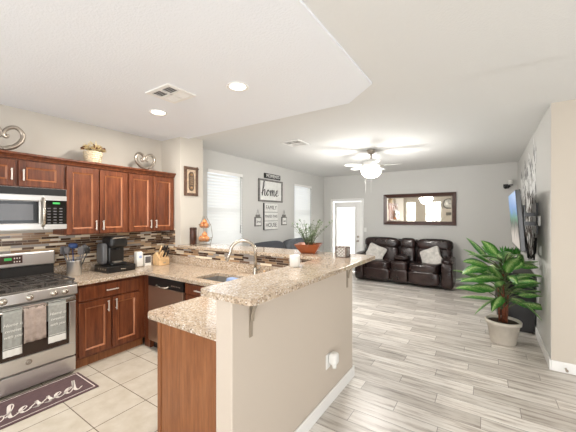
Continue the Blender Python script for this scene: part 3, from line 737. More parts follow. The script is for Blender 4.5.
# oven door
z0, z1 = .20, .785; m = MB()
X0, X1 = -3.464, -3.425
m.box(X0, .556, z0, X1, 1.304, .325); m.box(X0, .556, .735, X1, 1.304, z1); m.box(X0, .556, .325, X1, .615, .735); m.box(X0, 1.25, .325, X1, 1.304, .735); m.box(X0, .615, .325, X1 - .006, 1.25, .735)
dr = m.build('oven_door', M['steel'], t, bevel=.004)
m = MB(); m.box(X1 - .0055, .62, .33, X1 - .001, 1.245, .73); m.build('window', M['glass_dark'], dr)
m = MB(); m.tube([(X1, .60, .762), (-3.385, .60, .762)], .012, 8); m.tube([(X1, 1.26, .762), (-3.385, 1.26, .762)], .012, 8); m.cyl((-3.38, .575, .762), (-3.38, 1.285, .762), .014, 12); m.build('handle', M['nickel'], dr)
m = MB(); m.lathe([(.024, 0), (.024, .003), (.021, .004), (.001, .004)], n=20); m.xform(lambda p: Vector((X1 + p.z, .936 + p.x, .268 + p.y))); em = m.build('emblem', M['silver'], dr)
m = MB()
m.tube([(X1 + .005, .936 + .011 * math.cos(R(a)), .268 + .011 * math.sin(R(a))) for a in range(0, 360, 24)], .0012, 5, True)
m.tube([(X1 + .005, .930 + .005 * math.cos(R(a)), .268 + .006 * math.sin(R(a))) for a in range(40, 340, 24)], .001, 5); m.tube([(X1 + .005, .941 + .004 * math.cos(R(a)), .268 + .006 * math.sin(R(a))) for a in range(60, 330, 24)], .001, 5)
m.build('monogram', M['steel'], em)
m = MB(); m.box(X0, .556, .045, X1, 1.304, .185); m.build('warming_drawer', M['steel'], t, bevel=.005)
m = MB(); m.box(-4.0, .57, 0, -3.50, 1.29, .019); m.build('base', M['black'], t)

# towels
def towel(y0, y1, zb, mtl, label, hem, words=None, wavy=0.004):
    t = thing('dish_towel', (-3.36, (y0 + y1) / 2, zb), label, 'towel', 'towels on the oven handle')
    def sheet(za, zc, yy0, yy1, xoff=0):
        m = MB(); ny, nz = 10, 10; V = []; F = []
        for j in range(nz + 1):
            for i in range(ny + 1):
                y = yy0 + (yy1 - yy0) * i / ny; z = za + (zc - za) * j / nz
                x = -3.362 + xoff + wavy * math.sin(i * 1.7 + y0 * 9) * (1 - (z - zb) / .5) - (.004 if z > .76 else 0)
                V.append((x, y, z)); 
        k = len(V); V += [(x - .004, y, z) for x, y, z in V]
        for j in range(nz):
            for i in range(ny):
                a = j * (ny + 1) + i; F += [(a, a + 1, a + ny + 2, a + ny + 1), (k + a, k + a + ny + 1, k + a + ny + 2, k + a + 1)]
        for i in range(ny): F += [(i, k + i, k + i + 1, i + 1), (nz * (ny + 1) + i, nz * (ny + 1) + i + 1, k + nz * (ny + 1) + i + 1, k + nz * (ny + 1) + i)]
        for j in range(nz): a = j * (ny + 1); F += [(a, a + ny + 1, k + a + ny + 1, k + a), (a + ny, k + a + ny, k + a + 2 * ny + 1, a + 2 * ny + 1)]
        m.add(V, F, 0, True); return m
    zh = zb + hem
    c = sheet(zh, .772, y0, y1)
    # fold over the bar and down behind
    c.box(-3.396, y0, .7765, -3.362, y1, .781); c.box(-3.402, y0, .60, -3.396, y1, .781)
    c.build('cloth', mtl, t)
    if hem: sheet(zb, zh, y0, y1).build('hem', M['towel_white'], t)
    if words:
        for k, (w, s) in enumerate(words): text('lettering', w, s, M['towel_white'], t, (.006, 0, .27 - k * .05), (R(90), 0, R(90)), .0008, .3)
        if hem: MB().box(-3.3575, y0 + .002, zh + .012, -3.3565, y1 - .002, zh + .017).build('stripe', M['towel_white'], t)
    return t
towel(.748, .875, .385, M['towel_grey'], 'leftmost grey towel with white script on the oven handle', .06, [('Home is', .038), ('sweeter', .034), ('with you', .034)])
towel(.885, 1.045, .465, M['towel_taupe'], 'plain taupe towel hanging in the middle of the oven handle', 0, None, .008)
towel(1.06, 1.198, .40, M['towel_grey'], 'rightmost grey towel with white script on the oven handle', .06, [('Home is', .038), ('sweeter', .034), ('with you', .034)])

# kitchen mat
t = thing('kitchen_mat', (-3.2, .8, 0), 'plum coloured floor mat lettered in cursive in front of the range', 'mat')
MX0, MX1, MY0, MY1 = -3.425, -2.985, .25, 1.325
m = MB(); m.prism([(MX0, MY0), (MX1, MY0), (MX1, MY1), (MX0, MY1)], .001, .010); m.build('pad', M['mat'], t, bevel=.003)
m = MB()
for (a, c, d_, e_) in ((MX1 - .028, MY0 + .02, MX1 - .022, MY1 - .022), (MX0 + .022, MY0 + .02, MX0 + .028, MY1 - .022), (MX0 + .028, MY1 - .03, MX1 - .028, MY1 - .022)): m.box(a, c, .0101, d_, e_, .0108)
m.build('border', M['cream'], t)
m = MB(); s = .100
script_word(m, 'blessed', lambda u, v, w: (-3.08 - v * s * 0.92, .605 + u * s * .96, .0105 + w), .27, 1.0, .2)
m.build('lettering', M['cream'], t, auto=False)

# ================================================================ COUNTER ITEMS
cx, cy = -3.845, 1.45
t = thing('utensil_crock', (cx, cy, .9145), 'stainless steel utensil crock on the counter beside the range', 'crock')
m = MB(); m.lathe([(.068, 0), (.070, .004), (.070, .165), (.072, .17), (.066, .17), (.064, .01), (.001, .009)], (cx, cy, .9145), 28); m.build('canister', M['steel'], t)
ut = [('spatula', 'grey', -.030, -.035, .25, 'flat'), ('slotted_spoon', 'grey', .0, -.03, .26, 'spoon'), ('ladle', 'blue', -.02, .0, .32, 'round'), ('turner', 'grey', .02, .02, .24, 'flat'), ('serving_spoon', 'grey', .01, .04, .27, 'spoon'), ('pasta_fork', 'black', .03, .045, .25, 'spoon')]
UL = ['grey spatula leaning left in the steel crock', 'grey slotted spoon in the middle of the crock', 'dark blue ladle standing tallest in the crock', 'grey square turner at the front of the crock', 'grey serving spoon leaning right in the crock', 'black pasta fork at the right rim of the crock']
for (nm, mt, dx, dy, L, kind), lab in zip(ut, UL):
    mm = {'grey': M['grey_tool'], 'blue': M['blue'], 'black': M['black']}[mt]
    base = Vector((cx + dx * .5, cy + dy * .5, .926)); top = Vector((cx + dx * 2.3, cy + dy * 2.3, .9145 + L))
    t = thing(nm, tuple(base), lab, 'utensil', 'utensils in the crock')
    m = MB(); m.tube([base, top], .006, 8); m.build('handle', mm, t)
    m = MB()
    if kind == 'flat': m.cushion(top + Vector((0, 0, .035)), (.014, .06, .09), 6, 6)
    elif kind == 'round': m.cushion(top + Vector((0.01, 0, .01)), (.075, .085, .06), 3, 8)
    else: m.cushion(top + Vector((0, 0, .03)), (.018, .055, .08), 2.5, 8)
    m.build('head', mm, t)
# pod drawer and brewer
t = thing('pod_drawer', (-3.785, 1.865, .9145), 'flat black pod drawer under the coffee maker', 'drawer')
m = MB(); m.box(-3.95, 1.70, .9145, -3.63, 2.03, .99); m.build('case', M['black'], t, bevel=.006)
m = MB(); m.box(-3.629, 1.71, .923, -3.622, 2.02, .98); f = m.build('drawer_front', M['black'], t, bevel=.003)
m = MB(); m.tube([(-3.622, 1.84, .952), (-3.605, 1.845, .952), (-3.605, 1.895, .952), (-3.622, 1.90, .952)], .006, 6); m.build('handle', M['nickel'], f)
pl = MB()
for k in range(4):
    pl.box(-3.86 + k * .055, 1.6985, .945, -3.83 + k * .055, 1.6995, .965)
pl.build('side_lettering', M['silver'], t)
bx, by = -3.80, 1.865
t = thing('coffee_maker', (bx, by, .991), 'black single-serve coffee maker standing on the pod drawer', 'coffee maker')
m = MB(); m.cushion((bx, by, 1.005), (.24, .20, .028), 7, 8); m.build('base', M['black'], t)
m = MB(); m.cushion((bx - .04, by, 1.14), (.17, .19, .27), 9, 8); m.build('tower', M['black'], t)
m = MB(); m.cushion((bx + .0, by, 1.265), (.25, .21, .14), 6, 10); hd = m.build('brew_head', M['black'], t)
m = MB(); m.tube([(bx + .1, by - .085, 1.30), (bx + .135, by - .07, 1.318), (bx + .135, by + .07, 1.318), (bx + .1, by + .085, 1.30)], .009, 8); m.build('lid_handle', M['silver'], hd)
m = MB(); m.cyl((bx + .07, by, 1.17), (bx + .07, by, 1.197), .02, 12); m.build('spout', M['black'], hd)
m = MB(); m.cushion((bx - .04, by - .13, 1.13), (.17, .06, .25), 6, 8); m.build('water_tank', M['mw_glass'], t)
m = MB(); m.lathe([(.055, 0), (.055, .012), (.001, .012)], (bx + .055, by, 1.0195), 18); m.build('drip_tray', M['silver'], t)
# white canister and small box
t = thing('canister', (-3.80, 2.165, .9145), 'white container with a blue mark between brewer and knife block', 'container')
m = MB(); m.cushion((-3.80, 2.165, 1.0145), (.08, .085, .2), 9, 8); m.build('body', M['ceramic'], t)
m = MB(); m.box(-3.7595, 2.15, 1.03, -3.7585, 2.185, 1.065); m.build('printed_mark', M['blue_print'], t)
t = thing('picture_box', (-3.78, 2.28, .9145), 'small white box with a dark picture left of the knife block', 'box')
m = MB(); m.box(-3.82, 2.228, .9145, -3.765, 2.322, 1.05); m.build('box_body', M['ceramic'], t, bevel=.003)
m = MB(); m.box(-3.7645, 2.236, .955, -3.7635, 2.314, 1.04); m.build('printed_picture', M['grey_tool'], t)
# knife block
kx, ky = -3.70, 2.43
t = thing('knife_block', (kx, ky, .9145), 'pale wooden knife block on the corner counter', 'knife block')
m = MB(); V = [(-.09, .0), (.07, .0), (.07, .085), (-.02, .175), (-.09, .13)]
m.add([(kx + a, ky - .075, .9145 + z) for a, z in V] + [(kx + a, ky + .075, .9145 + z) for a, z in V], [tuple(range(5))[::-1], tuple(range(5, 10))] + [(i, (i + 1) % 5, 5 + (i + 1) % 5, 5 + i) for i in range(5)])
m.build('block', M['wood_light'], t, bevel=.005)
m = MB(); m.box(kx + .0702, ky - .02, .94, kx + .071, ky + .02, .955); m.build('plate', M['silver'], t)
KL = ['first', 'second', 'third', 'fourth', 'fifth', 'sixth']
for k in range(6):
    r_, c = divmod(k, 3); px = kx + .045 - r_ * .04; pz = .9145 + .085 + (.07 - (px - kx)) * 1.0 ; py = ky - .045 + c * .045
    d_ = Vector((.55, 0, .83)); a = Vector((px, py, pz + .004)); L = (.105, .13)[r_]
    m = MB(); m.tube([a, a + d_ * L * .5, a + d_ * L], [.010, .012, .010], 8)
    tag(m.build('kitchen_knife', M['black'] if (k % 3) else M['wood_light'], loc=tuple(a)), '%s knife handle in the %s row of the wooden block, %s' % (('left', 'middle', 'right')[c], ('front', 'back')[r_], ('pale wood' if k % 3 == 0 else 'dark wood')), 'knife', 'knives in the block')

# ================================================================ ON THE BAR
BZ = 1.1755
m = MB(); m.lathe([(.045, 0), (.048, .005), (.048, .19), (.046, .2), (.046, .205), (.05, .208), (.05, .235), (.046, .24), (.001, .24)], (-3.50, 2.80, BZ), 20)
tag(m.build('dark_canister', M['wood_dark'], loc=(-3.50, 2.80, BZ)), 'tall dark brown cylinder on the bar beside the stub wall', 'canister')
# two-tier stand
wx, wy = -3.28, 2.82
t = thing('tiered_stand', (wx, wy, BZ), 'two-tier wire stand of orange onions on the bar by the window', 'stand')
def ring(m, z, r, n=20, rr=.003): m.tube([(wx + r * math.cos(2 * math.pi * k / n), wy + r * math.sin(2 * math.pi * k / n), z) for k in range(n)], rr, 6, True)
for (z, r, nm) in ((BZ + .05, .105, 'lower_basket'), (BZ + .24, .085, 'upper_basket')):
    m = MB(); ring(m, z, r * .62); ring(m, z + .05, r); ring(m, z + .025, r * .85)
    for k in range(10):
        a = 2 * math.pi * k / 10; m.tube([(wx, wy, z - .002), (wx + r * .62 * math.cos(a), wy + r * .62 * math.sin(a), z), (wx + r * math.cos(a), wy + r * math.sin(a), z + .05)], .002, 5)
    m.build(nm, M['silver'], t)
m = MB(); ring(m, BZ + .004, .08, rr=.004); m.build('foot_ring', M['silver'], t)
for k in range(3):
    a = 2 * math.pi * k / 3 + .5
    m = MB(); m.tube([(wx + .08 * math.cos(a), wy + .08 * math.sin(a), BZ + .004), (wx + .112 * math.cos(a), wy + .112 * math.sin(a), BZ + .12), (wx + .09 * math.cos(a), wy + .09 * math.sin(a), BZ + .27), (wx + .02 * math.cos(a), wy + .02 * math.sin(a), BZ + .40)], .0035, 6); m.build('upright', M['silver'], t)
on = [(.04, .0, .085, .042), (-.035, .035, .085, .04), (-.03, -.04, .085, .04), (.012, -.01, .145, .038), (.04, -.055, .095, .034), (.035, 0, .275, .036), (-.03, .025, .275, .034), (-.02, -.035, .275, .035), (.0, -.0, .325, .034)]
ol = ['lower tier, right', 'lower tier, back', 'lower tier, left', 'top of the lower pile', 'lower tier, front', 'upper tier, right', 'upper tier, back', 'upper tier, left', 'top of the whole stand']
for (dx, dy, dz, r), l in zip(on, ol):
    m = MB(); m.lathe([(max(.0008, r * q), z * r) for q, z in ((.02, -.95), (.5, -.85), (.9, -.4), (1, 0), (.85, .5), (.45, .85), (.15, 1.1), (.06, 1.35))], (wx + dx, wy + dy, BZ + dz), 14)
    tag(m.build('onion', M['copper'], loc=(wx + dx, wy + dy, BZ + dz)), 'orange onion in the wire stand, ' + l, 'onion', 'onions in the wire stand')
# potted plant in square orange planter
px_, py_ = -1.63, 2.86
t = thing('potted_plant', (px_, py_, BZ), 'feathery green plant in a tapered orange planter on the bar', 'plant')
m = MB(); h = .10; a, c = .075, .14
rot = R(20)
def rsq(h_, z): return [(px_ + (u * math.cos(rot) - v * math.sin(rot)) * h_, py_ + (u * math.sin(rot) + v * math.cos(rot)) * h_, z) for u, v in ((-1, -1), (1, -1), (1, 1), (-1, 1))]
V = rsq(a, BZ) + rsq(c, BZ + h) + rsq(c - .014, BZ + h) + rsq(c - .03, BZ + h - .03)
m.add(V, [(3, 2, 1, 0), (12, 13, 14, 15)] + [(r_ * 4 + i, r_ * 4 + (i + 1) % 4, r_ * 4 + 4 + (i + 1) % 4, r_ * 4 + 4 + i) for r_ in range(3) for i in range(4)])
m.build('planter', M['terracotta'], t, bevel=.003)
m = MB(); m.add(rsq(c - .03, BZ + h - .029), [(0, 1, 2, 3)]); m.build('soil', M['soil'], t)
rnd = random.Random(3); fo = MB(); st = MB()
for k in range(34):
    az = rnd.uniform(0, 2 * math.pi); lean = rnd.uniform(.03, .17); hh = rnd.uniform(.12, .27)
    if k < 3: lean, hh = .24, .25
    p0 = Vector((px_ + .03 * math.cos(az), py_ + .03 * math.sin(az), BZ + h - .03)); pts = [p0 + Vector((math.cos(az) * lean * s_ ** 1.5, math.sin(az) * lean * s_ ** 1.5, (hh + .02) * s_ )) for s_ in (0, .35, .7, 1)]
    st.tube(pts, [.0025, .002, .0015, .001], 5)
    for q in range(11):
        s_ = .25 + .75 * q / 10; p = p0 + Vector((math.cos(az) * lean * s_ ** 1.5, math.sin(az) * lean * s_ ** 1.5, (hh + .02) * s_))
        dd = Vector((rnd.uniform(-1, 1), rnd.uniform(-1, 1), rnd.uniform(-.3, .8))).normalized(); L = rnd.uniform(.03, .052); sd = dd.cross(Vector((0, 0, 1)) + Vector((rnd.uniform(-.4, .4), .2, 0))).normalized() * L * .2
        fo.add([p, p + dd * L * .5 + sd, p + dd * L, p + dd * L * .5 - sd], [(0, 1, 2, 3)])
fo.build('foliage', M['leaf_small'], t, auto=False); st.build('stems', M['twig'], t)
# white jar
m = MB(); m.lathe([(.036, 0), (.042, .006), (.043, .085), (.040, .092), (.037, .092), (.036, .07), (.001, .07)], (-1.275, 2.01, BZ), 24)
tag(m.build('candle_jar', M['ceramic'], loc=(-1.275, 2.01, BZ)), 'plain white jar at the inner edge of the bar top', 'jar')
# lattice candle holder
hx, hy = -1.185, 2.755
t = thing('candle_holder', (hx, hy, BZ), 'square candle holder with a dark diamond lattice on the bar', 'candle holder')
hw = .052; m = MB(); m.box(hx - hw + .006, hy - hw + .006, BZ + .006, hx + hw - .006, hy + hw - .006, BZ + .092); m.build('frosted_glass', M['ceramic'], t)
m = MB()
rz = Matrix.Rotation(R(0), 3, 'Z')
for z in (BZ + .003, BZ + .099):
    for s_ in (-1, 1): m.box(hx - hw, hy + s_ * hw - .003, z - .003, hx + hw, hy + s_ * hw + .003, z + .003); m.box(hx + s_ * hw - .003, hy - hw, z - .003, hx + s_ * hw + .003, hy + hw, z + .003)
for a in (-1, 1):
    for c in (-1, 1): m.box(hx + a * hw - .003, hy + c * hw - .003, BZ + .006, hx + a * hw + .003, hy + c * hw + .003, BZ + .096)
for s_ in (-1, 1):
    for k in range(3):
        for j in range(3):
            u0 = -hw + .104 / 3 * k; z0 = BZ + .004 + .031 * j
            for (ua, ub) in ((u0, u0 + .0347), (u0 + .0347, u0)):
                m.tube([(hx + ua, hy + s_ * hw, z0), (hx + ub, hy + s_ * hw, z0 + .031)], .0022, 4)
                m.tube([(hx + s_ * hw, hy + ua, z0), (hx + s_ * hw, hy + ub, z0 + .031)], .0022, 4)
m.build('lattice', M['lattice'], t)

# ================================================================ ON TOP OF CABINETS
CZ = 2.187
def heart(cy, cz, s, x, label, rz=0):
    t = thing('heart_sculpture', (x, cy, cz), label, 'sculpture', 'silver hearts on the cabinets')
    L = [(0, 0), (-.55, .22), (-.95, .62), (-.98, 1.02), (-.68, 1.28), (-.32, 1.22), (-.1, .98), (-.14, .72), (-.32, .66), (-.4, .8), (-.3, .9)]
    Rr = [(0, 0), (.55, .22), (.95, .62), (.98, 1.02), (.68, 1.28), (.32, 1.22), (.08, 1.0), (0.02, .8), (.12, .68), (.24, .74), (.22, .86)]
    for nm, q in (('left_scroll', L), ('right_scroll', Rr)):
        c = catmull(q, 5); m = MB(); n = len(c)
        m.tube([(x + (.0 if nm[0] == 'l' else .012), cy + a * s * .84, cz + .025 + b_ * s) for a, b_ in c], [.024 * (1 - .5 * i / n) for i in range(n)], 8); m.build(nm, M['silver'], t)
heart(.845, CZ, .172, -3.80, 'larger silver scroll heart at the left end of the cabinet top')
heart(2.255, CZ, .150, -3.80, 'smaller silver scroll heart at the right end of the cabinet top')
t = thing('flower_basket', (-3.80, 1.62, CZ), 'cream wicker basket of dried flowers on top of the cabinets', 'basket')
m = MB(); prof = [(.072, 0), (.078, .004), (.094, .125), (.098, .131), (.088, .131), (.07, .02), (.001, .02)]
m.lathe(prof, (-3.80, 1.62, CZ), 28)
for k in range(6):
    z = CZ + .012 + k * .022; r = .078 + .0165 * k / 6 + .003
    m.tube([(-3.80 + (r + .002 * (-1) ** (q + k)) * math.cos(2 * math.pi * q / 28), 1.62 + (r + .002 * (-1) ** (q + k)) * math.sin(2 * math.pi * q / 28), z) for q in range(28)], .006, 5, True)
m.build('basket', M['wicker'], t)
rnd = random.Random(5); fl = MB()
for k in range(84):
    a = rnd.uniform(0, 6.28); r = .125 * math.sqrt(rnd.random()); z = CZ + .145 + rnd.uniform(0, .09) * (1.2 - r / .12)
    if k % 4 == 0: MB().ball((-3.80 + r * math.cos(a), 1.62 + r * math.sin(a), z + .015), .012, 5).build('seed_head', M['berry'], t)
    else:
        for q in range(6):
            b2 = q * 1.047; dd = Vector((math.cos(b2), math.sin(b2), rnd.uniform(0, .6))) * .034; p = Vector((-3.80 + r * math.cos(a), 1.62 + r * math.sin(a), z)); sd = Vector((-math.sin(b2), math.cos(b2), 0)) * .009
            fl.add([p, p + dd * .6 + sd, p + dd, p + dd * .6 - sd], [(0, 1, 2, 3)])
for k in range(22):
    a = rnd.uniform(0, 6.28); r = rnd.uniform(.03, .12); fl.tube([(-3.80, 1.62, CZ + .10), (-3.80 + r * .7 * math.cos(a), 1.62 + r * .7 * math.sin(a), CZ + .17), (-3.80 + r * math.cos(a), 1.62 + r * math.sin(a), CZ + rnd.uniform(.19, .255))], .0022, 4)
fl.build('dried_flowers', M['dried'], t, auto=False)

# ================================================================ WALL DECOR
# plaque on stub wall
t = thing('wall_plaque', (-3.6, 2.835, 1.87), 'ornate carved brown plaque on the stub wall above the bar', 'plaque')
P = PX(-3.599)
m = MB(); y0, y1, z0, z1, s = 2.715, 2.955, 1.875, 2.295, .04
m.ubox(P, y0, z0, 0, y0 + s, z1, .02); m.ubox(P, y1 - s, z0, 0, y1, z1, .02); m.ubox(P, y0 + s, z0, 0, y1 - s, z0 + s, .02); m.ubox(P, y0 + s, z1 - s, 0, y1 - s, z1, .02)
rnd = random.Random(2)
for k in range(40):
    side = k % 4; f = rnd.random()
    u, v = [(y0 + s / 2, z0 + f * (z1 - z0)), (y1 - s / 2, z0 + f * (z1 - z0)), (y0 + f * (y1 - y0), z0 + s / 2), (y0 + f * (y1 - y0), z1 - s / 2)][side]
    m.ball(P(u, v, .02), .011, 5)
m.build('carved_frame', mat('bronze_carving', (90, 66, 50), 0.5, var=.35, vscale=60), t)
m = MB(); m.ubox(P, y0 + s, z0 + s, 0, y1 - s, z1 - s, .008); m.build('backing', mat('mottled_cream', (206, 184, 158), .7, var=.15, vscale=30), t)
m = MB(); pts = [(2.835 + .045 * math.cos(R(a)), 2.0 + .055 * math.sin(R(a))) for a in range(180, 361, 15)] + [(2.835 + .045 * math.cos(R(a)), 2.17 + .055 * math.sin(R(a))) for a in range(0, 181, 15)]
n = len(pts); V = [P(u, v, .0085) for u, v in pts] + [P(u, v, .018) for u, v in pts]; m.add(V, [tuple(range(n)), tuple(range(n, 2 * n))] + [(i, (i + 1) % n, n + (i + 1) % n, n + i) for i in range(n)])
med = m.build('medallion', mat('dark_bronze', (92, 74, 58), .5, var=.3, vscale=50), t)
m = MB()
for v in (1.99, 2.18): m.ball(P(2.835, v, .02), .022, 6)
for k in range(4): m.ubox(P, 2.81, 2.04 + k * .03, .018, 2.86, 2.05 + k * .03, .022)
m.build('rosettes', M['brass'], med)

P = PX(-4.058)
RT = (R(90), 0, R(90))
# black plank
t = thing('word_sign', (-4.058, 5.43, 2.415), 'small black plank sign of raised white capitals above the home sign', 'sign', 'word signs on the window wall')
m = MB(); m.ubox(P, 5.13, 2.415, 0, 5.73, 2.525, .02); m.build('plank', M['black'], t)
text('lettering', 'MOMENTS', .105, M['sign_white'], t, (.024, 0.01, .055), RT, .004)
# home sign
t = thing('word_sign', (-4.058, 5.37, 1.895), 'large framed white sign reading home in grey script', 'sign', 'word signs on the window wall')
y0, y1, z0, z1, s = 4.93, 5.81, 1.895, 2.385, .035
m = MB(); m.ubox(P, y0, z0, 0, y0 + s, z1, .035); m.ubox(P, y1 - s, z0, 0, y1, z1, .035); m.ubox(P, y0 + s, z0, 0, y1 - s, z0 + s, .035); m.ubox(P, y0 + s, z1 - s, 0, y1 - s, z1, .035); m.build('frame', M['sign_grey'], t)
m = MB(); m.ubox(P, y0 + s, z0 + s, 0, y1 - s, z1 - s, .015); m.build('board', M['sign_white'], t)
m = MB(); s = .145; script_word(m, 'home', lambda u, v, w: P(5.02 + u * s, 2.03 + v * s * .92, .016 + w), .26, 1.0, .15); m.build('lettering', M['ink'], t, auto=False)
# stacked sign
t = thing('word_sign', (-4.058, 5.36, 1.275), 'tall whitewashed plank sign in three bands below the home sign', 'sign', 'word signs on the window wall')
m = MB()
for k in range(3): m.ubox(P, 5.12, 1.28 + k * .195, 0, 5.61, 1.465 + k * .195, .03)
m.build('planks', M['sign_white'], t, bevel=.004)
m = MB(); m.ubox(P, 5.105, 1.275, 0, 5.119, 1.865, .032); 
for z in (1.273, 1.466, 1.661): m.ubox(P, 5.12, z, 0, 5.61, z + .008, .031)
m.build('edge', M['ink'], t)
for k, w in enumerate(('FAMILY', 'MAKES THIS', 'HOUSE')): text('lettering', w, (.125, .085, .13)[k], M['ink'], t, (.0315, 0.005, .49 - k * .195), RT, .0008)
# jar tags
for k, y in enumerate((4.92, 5.90)):
    t = thing('hanging_tag', (-4.058, y, 1.35), ['small grey jar-shaped tag hanging left of the three-band sign', 'small grey jar-shaped tag hanging right of the three-band sign'][k], 'tag', 'jar tags on the window wall')
    m = MB(); m.ubox(P, y - .11, 1.36, 0, y + .11, 1.56, .018); m.ubox(P, y - .07, 1.56, 0, y + .07, 1.61, .018); m.build('board', M['sign_grey'], t, bevel=.006)
    m = MB(); m.ubox(P, y - .075, 1.385, .018, y + .085, 1.535, .020); m.build('label_panel', M['sign_white'], t)
    m = MB(); m.tube([P(y - .04, 1.61, .008), P(y, 1.72, .006), P(y + .04, 1.61, .008)], .003, 5); m.build('string', M['ink'], t)
    text('lettering', 'love' if k == 0 else 'live', .08, M['ink'], t, (.0206, .005, .11), RT, .0006, .3)

# mirror
t = thing('wall_mirror', (-1.44, 8.03, 1.355), 'wide brown framed mirror on the wall above the leather sofa', 'mirror')
P = PYn(8.029); x0, x1, z0, z1, s = -2.28, -.595, 1.355, 2.145, .085
m = MB()
def mframe(m, u0, v0, u1, v1, s, w0, w1):
    O = [(u0, v0), (u1, v0), (u1, v1), (u0, v1)]; I = [(u0 + s, v0 + s), (u1 - s, v0 + s), (u1 - s, v1 - s), (u0 + s, v1 - s)]
    V = [P(*p, 0) for p in O] + [P(*p, w0) for p in O] + [P(*p, w1) for p in I] + [P(*p, 0) for p in I]
    m.add(V, [(a + i, a + (i + 1) % 4, a + 4 + (i + 1) % 4, a + 4 + i) for a in (0, 4, 8) for i in range(4)] + [(12 + i, 12 + (i + 1) % 4, (i + 1) % 4, i) for i in range(4)])
mframe(m, x0, z0, x1, z1, s, .045, .02); m.build('frame', M['frame_brown'], t)
m = MB(); mframe(m, x0 + s, z0 + s, x1 - s, z1 - s, .018, .018, .012); m.build('inner_trim', M['silver'], t)
m = MB(); m.ubox(P, x0 + s + .005, z0 + s + .005, .004, x1 - s - .005, z1 - s - .005, .009); m.build('glass', M['mirror'], t)
# switch plate by door
t = thing('light_switch', (-2.80, 8.03, 1.17), 'white double switch plate on the wall right of the back door', 'switch')
m = MB(); m.ubox(P, -2.825, 1.14, 0, -2.755, 1.26, .006); m.build('plate', M['white'], t, bevel=.002)
m = MB(); m.ubox(P, -2.81, 1.17, .006, -2.796, 1.23, .012); m.ubox(P, -2.784, 1.17, .006, -2.77, 1.23, .012); m.build('rocker', M['white_trim'], t)
# sconce
t = thing('wall_sconce', (.38, 8.02, 2.17), 'small black wall sconce with a white candle in the far corner', 'sconce')
m = MB(); m.ubox(P, .30, 2.20, 0, .42, 2.27, .02); m.tube([P(.36, 2.23, .02), P(.38, 2.18, .06), P(.42, 2.22, .10)], .012, 6); m.cyl(P(.42, 2.235, .10), P(.42, 2.25, .10), .05, 12); m.ball(P(.34, 2.20, .04), .035, 6); m.build('bracket', M['black'], t)
m = MB(); m.cyl(P(.42, 2.2505, .10), P(.42, 2.345, .10), .042, 14); m.build('candle', M['ceramic'], t)

# right wall: decal, tv, switches
t = thing('wall_decal', (.549, 5.9, .8), 'grey leaf and dark bark wall decal behind the television', 'decal')
rnd = random.Random(11); parts = {'grey': MB(), 'light': MB(), 'dark': MB()}
def decleaf(m, y, z, L, W_, a, x):
    pts = []
    for k in range(12):
        f = 2 * math.pi * k / 12; u = L / 2 * math.cos(f); v = W_ / 2 * math.sin(f) * (1 - .3 * math.cos(f)); pts.append((y + u * math.cos(a) - v * math.sin(a), z + u * math.sin(a) + v * math.cos(a)))
    V = [(x, p, q) for p, q in pts] + [(x + .0006, p, q) for p, q in pts]; m.add(V, [tuple(range(12)), tuple(range(12, 24))] + [(i, (i + 1) % 12, 12 + (i + 1) % 12, 12 + i) for i in range(12)])
for k in range(760):
    y = rnd.uniform(5.16, 7.3); z = rnd.uniform(1.0, 2.64)
    if z > 2.66 - .25 * abs(math.sin(y * 5.3)) - .12 * (y - 5.12): continue
    dark = z < 1.86 + rnd.uniform(-.12, .12)
    m = parts['dark'] if dark and rnd.random() < .72 else parts['grey' if rnd.random() < .42 else 'light']
    decleaf(m, y, z, rnd.uniform(.12, .24), rnd.uniform(.05, .09), rnd.uniform(0.6, 2.5), .5485 - rnd.uniform(0, .003))
for nm, mt in (('grey', 'decal_grey'), ('light', 'decal_light'), ('dark', 'decal_dark')):
    parts[nm].build({'grey': 'grey_leaves', 'light': 'white_leaves', 'dark': 'bark'}[nm], M[mt], t)
# television (leans forward a little on an arm)
tv = thing('television', (.315, 4.93, 1.53), 'flat television on an arm mount showing a blue landscape', 'television', rot=(0, R(-4), 0))
m = MB(); m.box(-.02, -.64, -.355, .03, .64, .355); m.build('bezel', M['black'], tv, local=True, bevel=.006)
m = MB(); m.box(-.0215, -.625, -.335, -.0202, .625, .345); m.build('screen', M['screen'], tv, local=True)
m = MB(); m.box(.0305, -.35, -.25, .06, .35, .1); m.build('rear_housing', M['black'], tv, local=True, bevel=.01)
t = thing('television_mount', (.50, 5.05, 1.45), 'black articulated wall mount arm behind the television', 'mount')
m = MB(); m.box(.525, 4.93, 1.35, .545, 5.30, 1.75); m.build('wall_plate', M['black'], t)
m = MB(); m.obox((.46, 5.0, 1.6), (.15, .05, .05)); m.obox((.46, 5.0, 1.48), (.15, .05, .05)); m.build('arm', M['black'], t)
m = MB(); m.box(.388, 4.75, 1.35, .40, 5.15, 1.72); m.build('bracket', M['black'], t)
m = MB(); m.tube([(.40, 4.75, 1.25), (.42, 4.72, 1.12), (.46, 4.74, 1.06), (.50, 4.8, 1.12), (.52, 4.9, 1.3)], .012, 6)
m.tube([(.42, 4.9, 1.3), (.44, 4.85, 1.05), (.5, 4.9, 1.02), (.52, 5.0, 1.25)], .012, 6)
tag(m.build('power_cable', M['black'], loc=(.45, 4.8, 1.02)), 'black cables looping down from behind the television', 'cable')
P = PXn(.549)
t = thing('thermostat', (.55, 4.80, 1.46), 'white thermostat on the grey wall right of the television', 'thermostat')
m = MB(); m.ubox(P, 4.74, 1.46, 0, 4.87, 1.58, .025); m.build('case', M['white'], t, bevel=.006)
m = MB(); m.ubox(P, 4.765, 1.52, .0251, 4.82, 1.56, .026); m.build('display', M['grey_tool'], t)
t = thing('light_switch', (.55, 4.74, 1.10), 'white switch plate on the grey wall below the thermostat', 'switch')
m = MB(); m.ubox(P, 4.69, 1.10, 0, 4.81, 1.22, .006); m.build('plate', M['white'], t, bevel=.002)
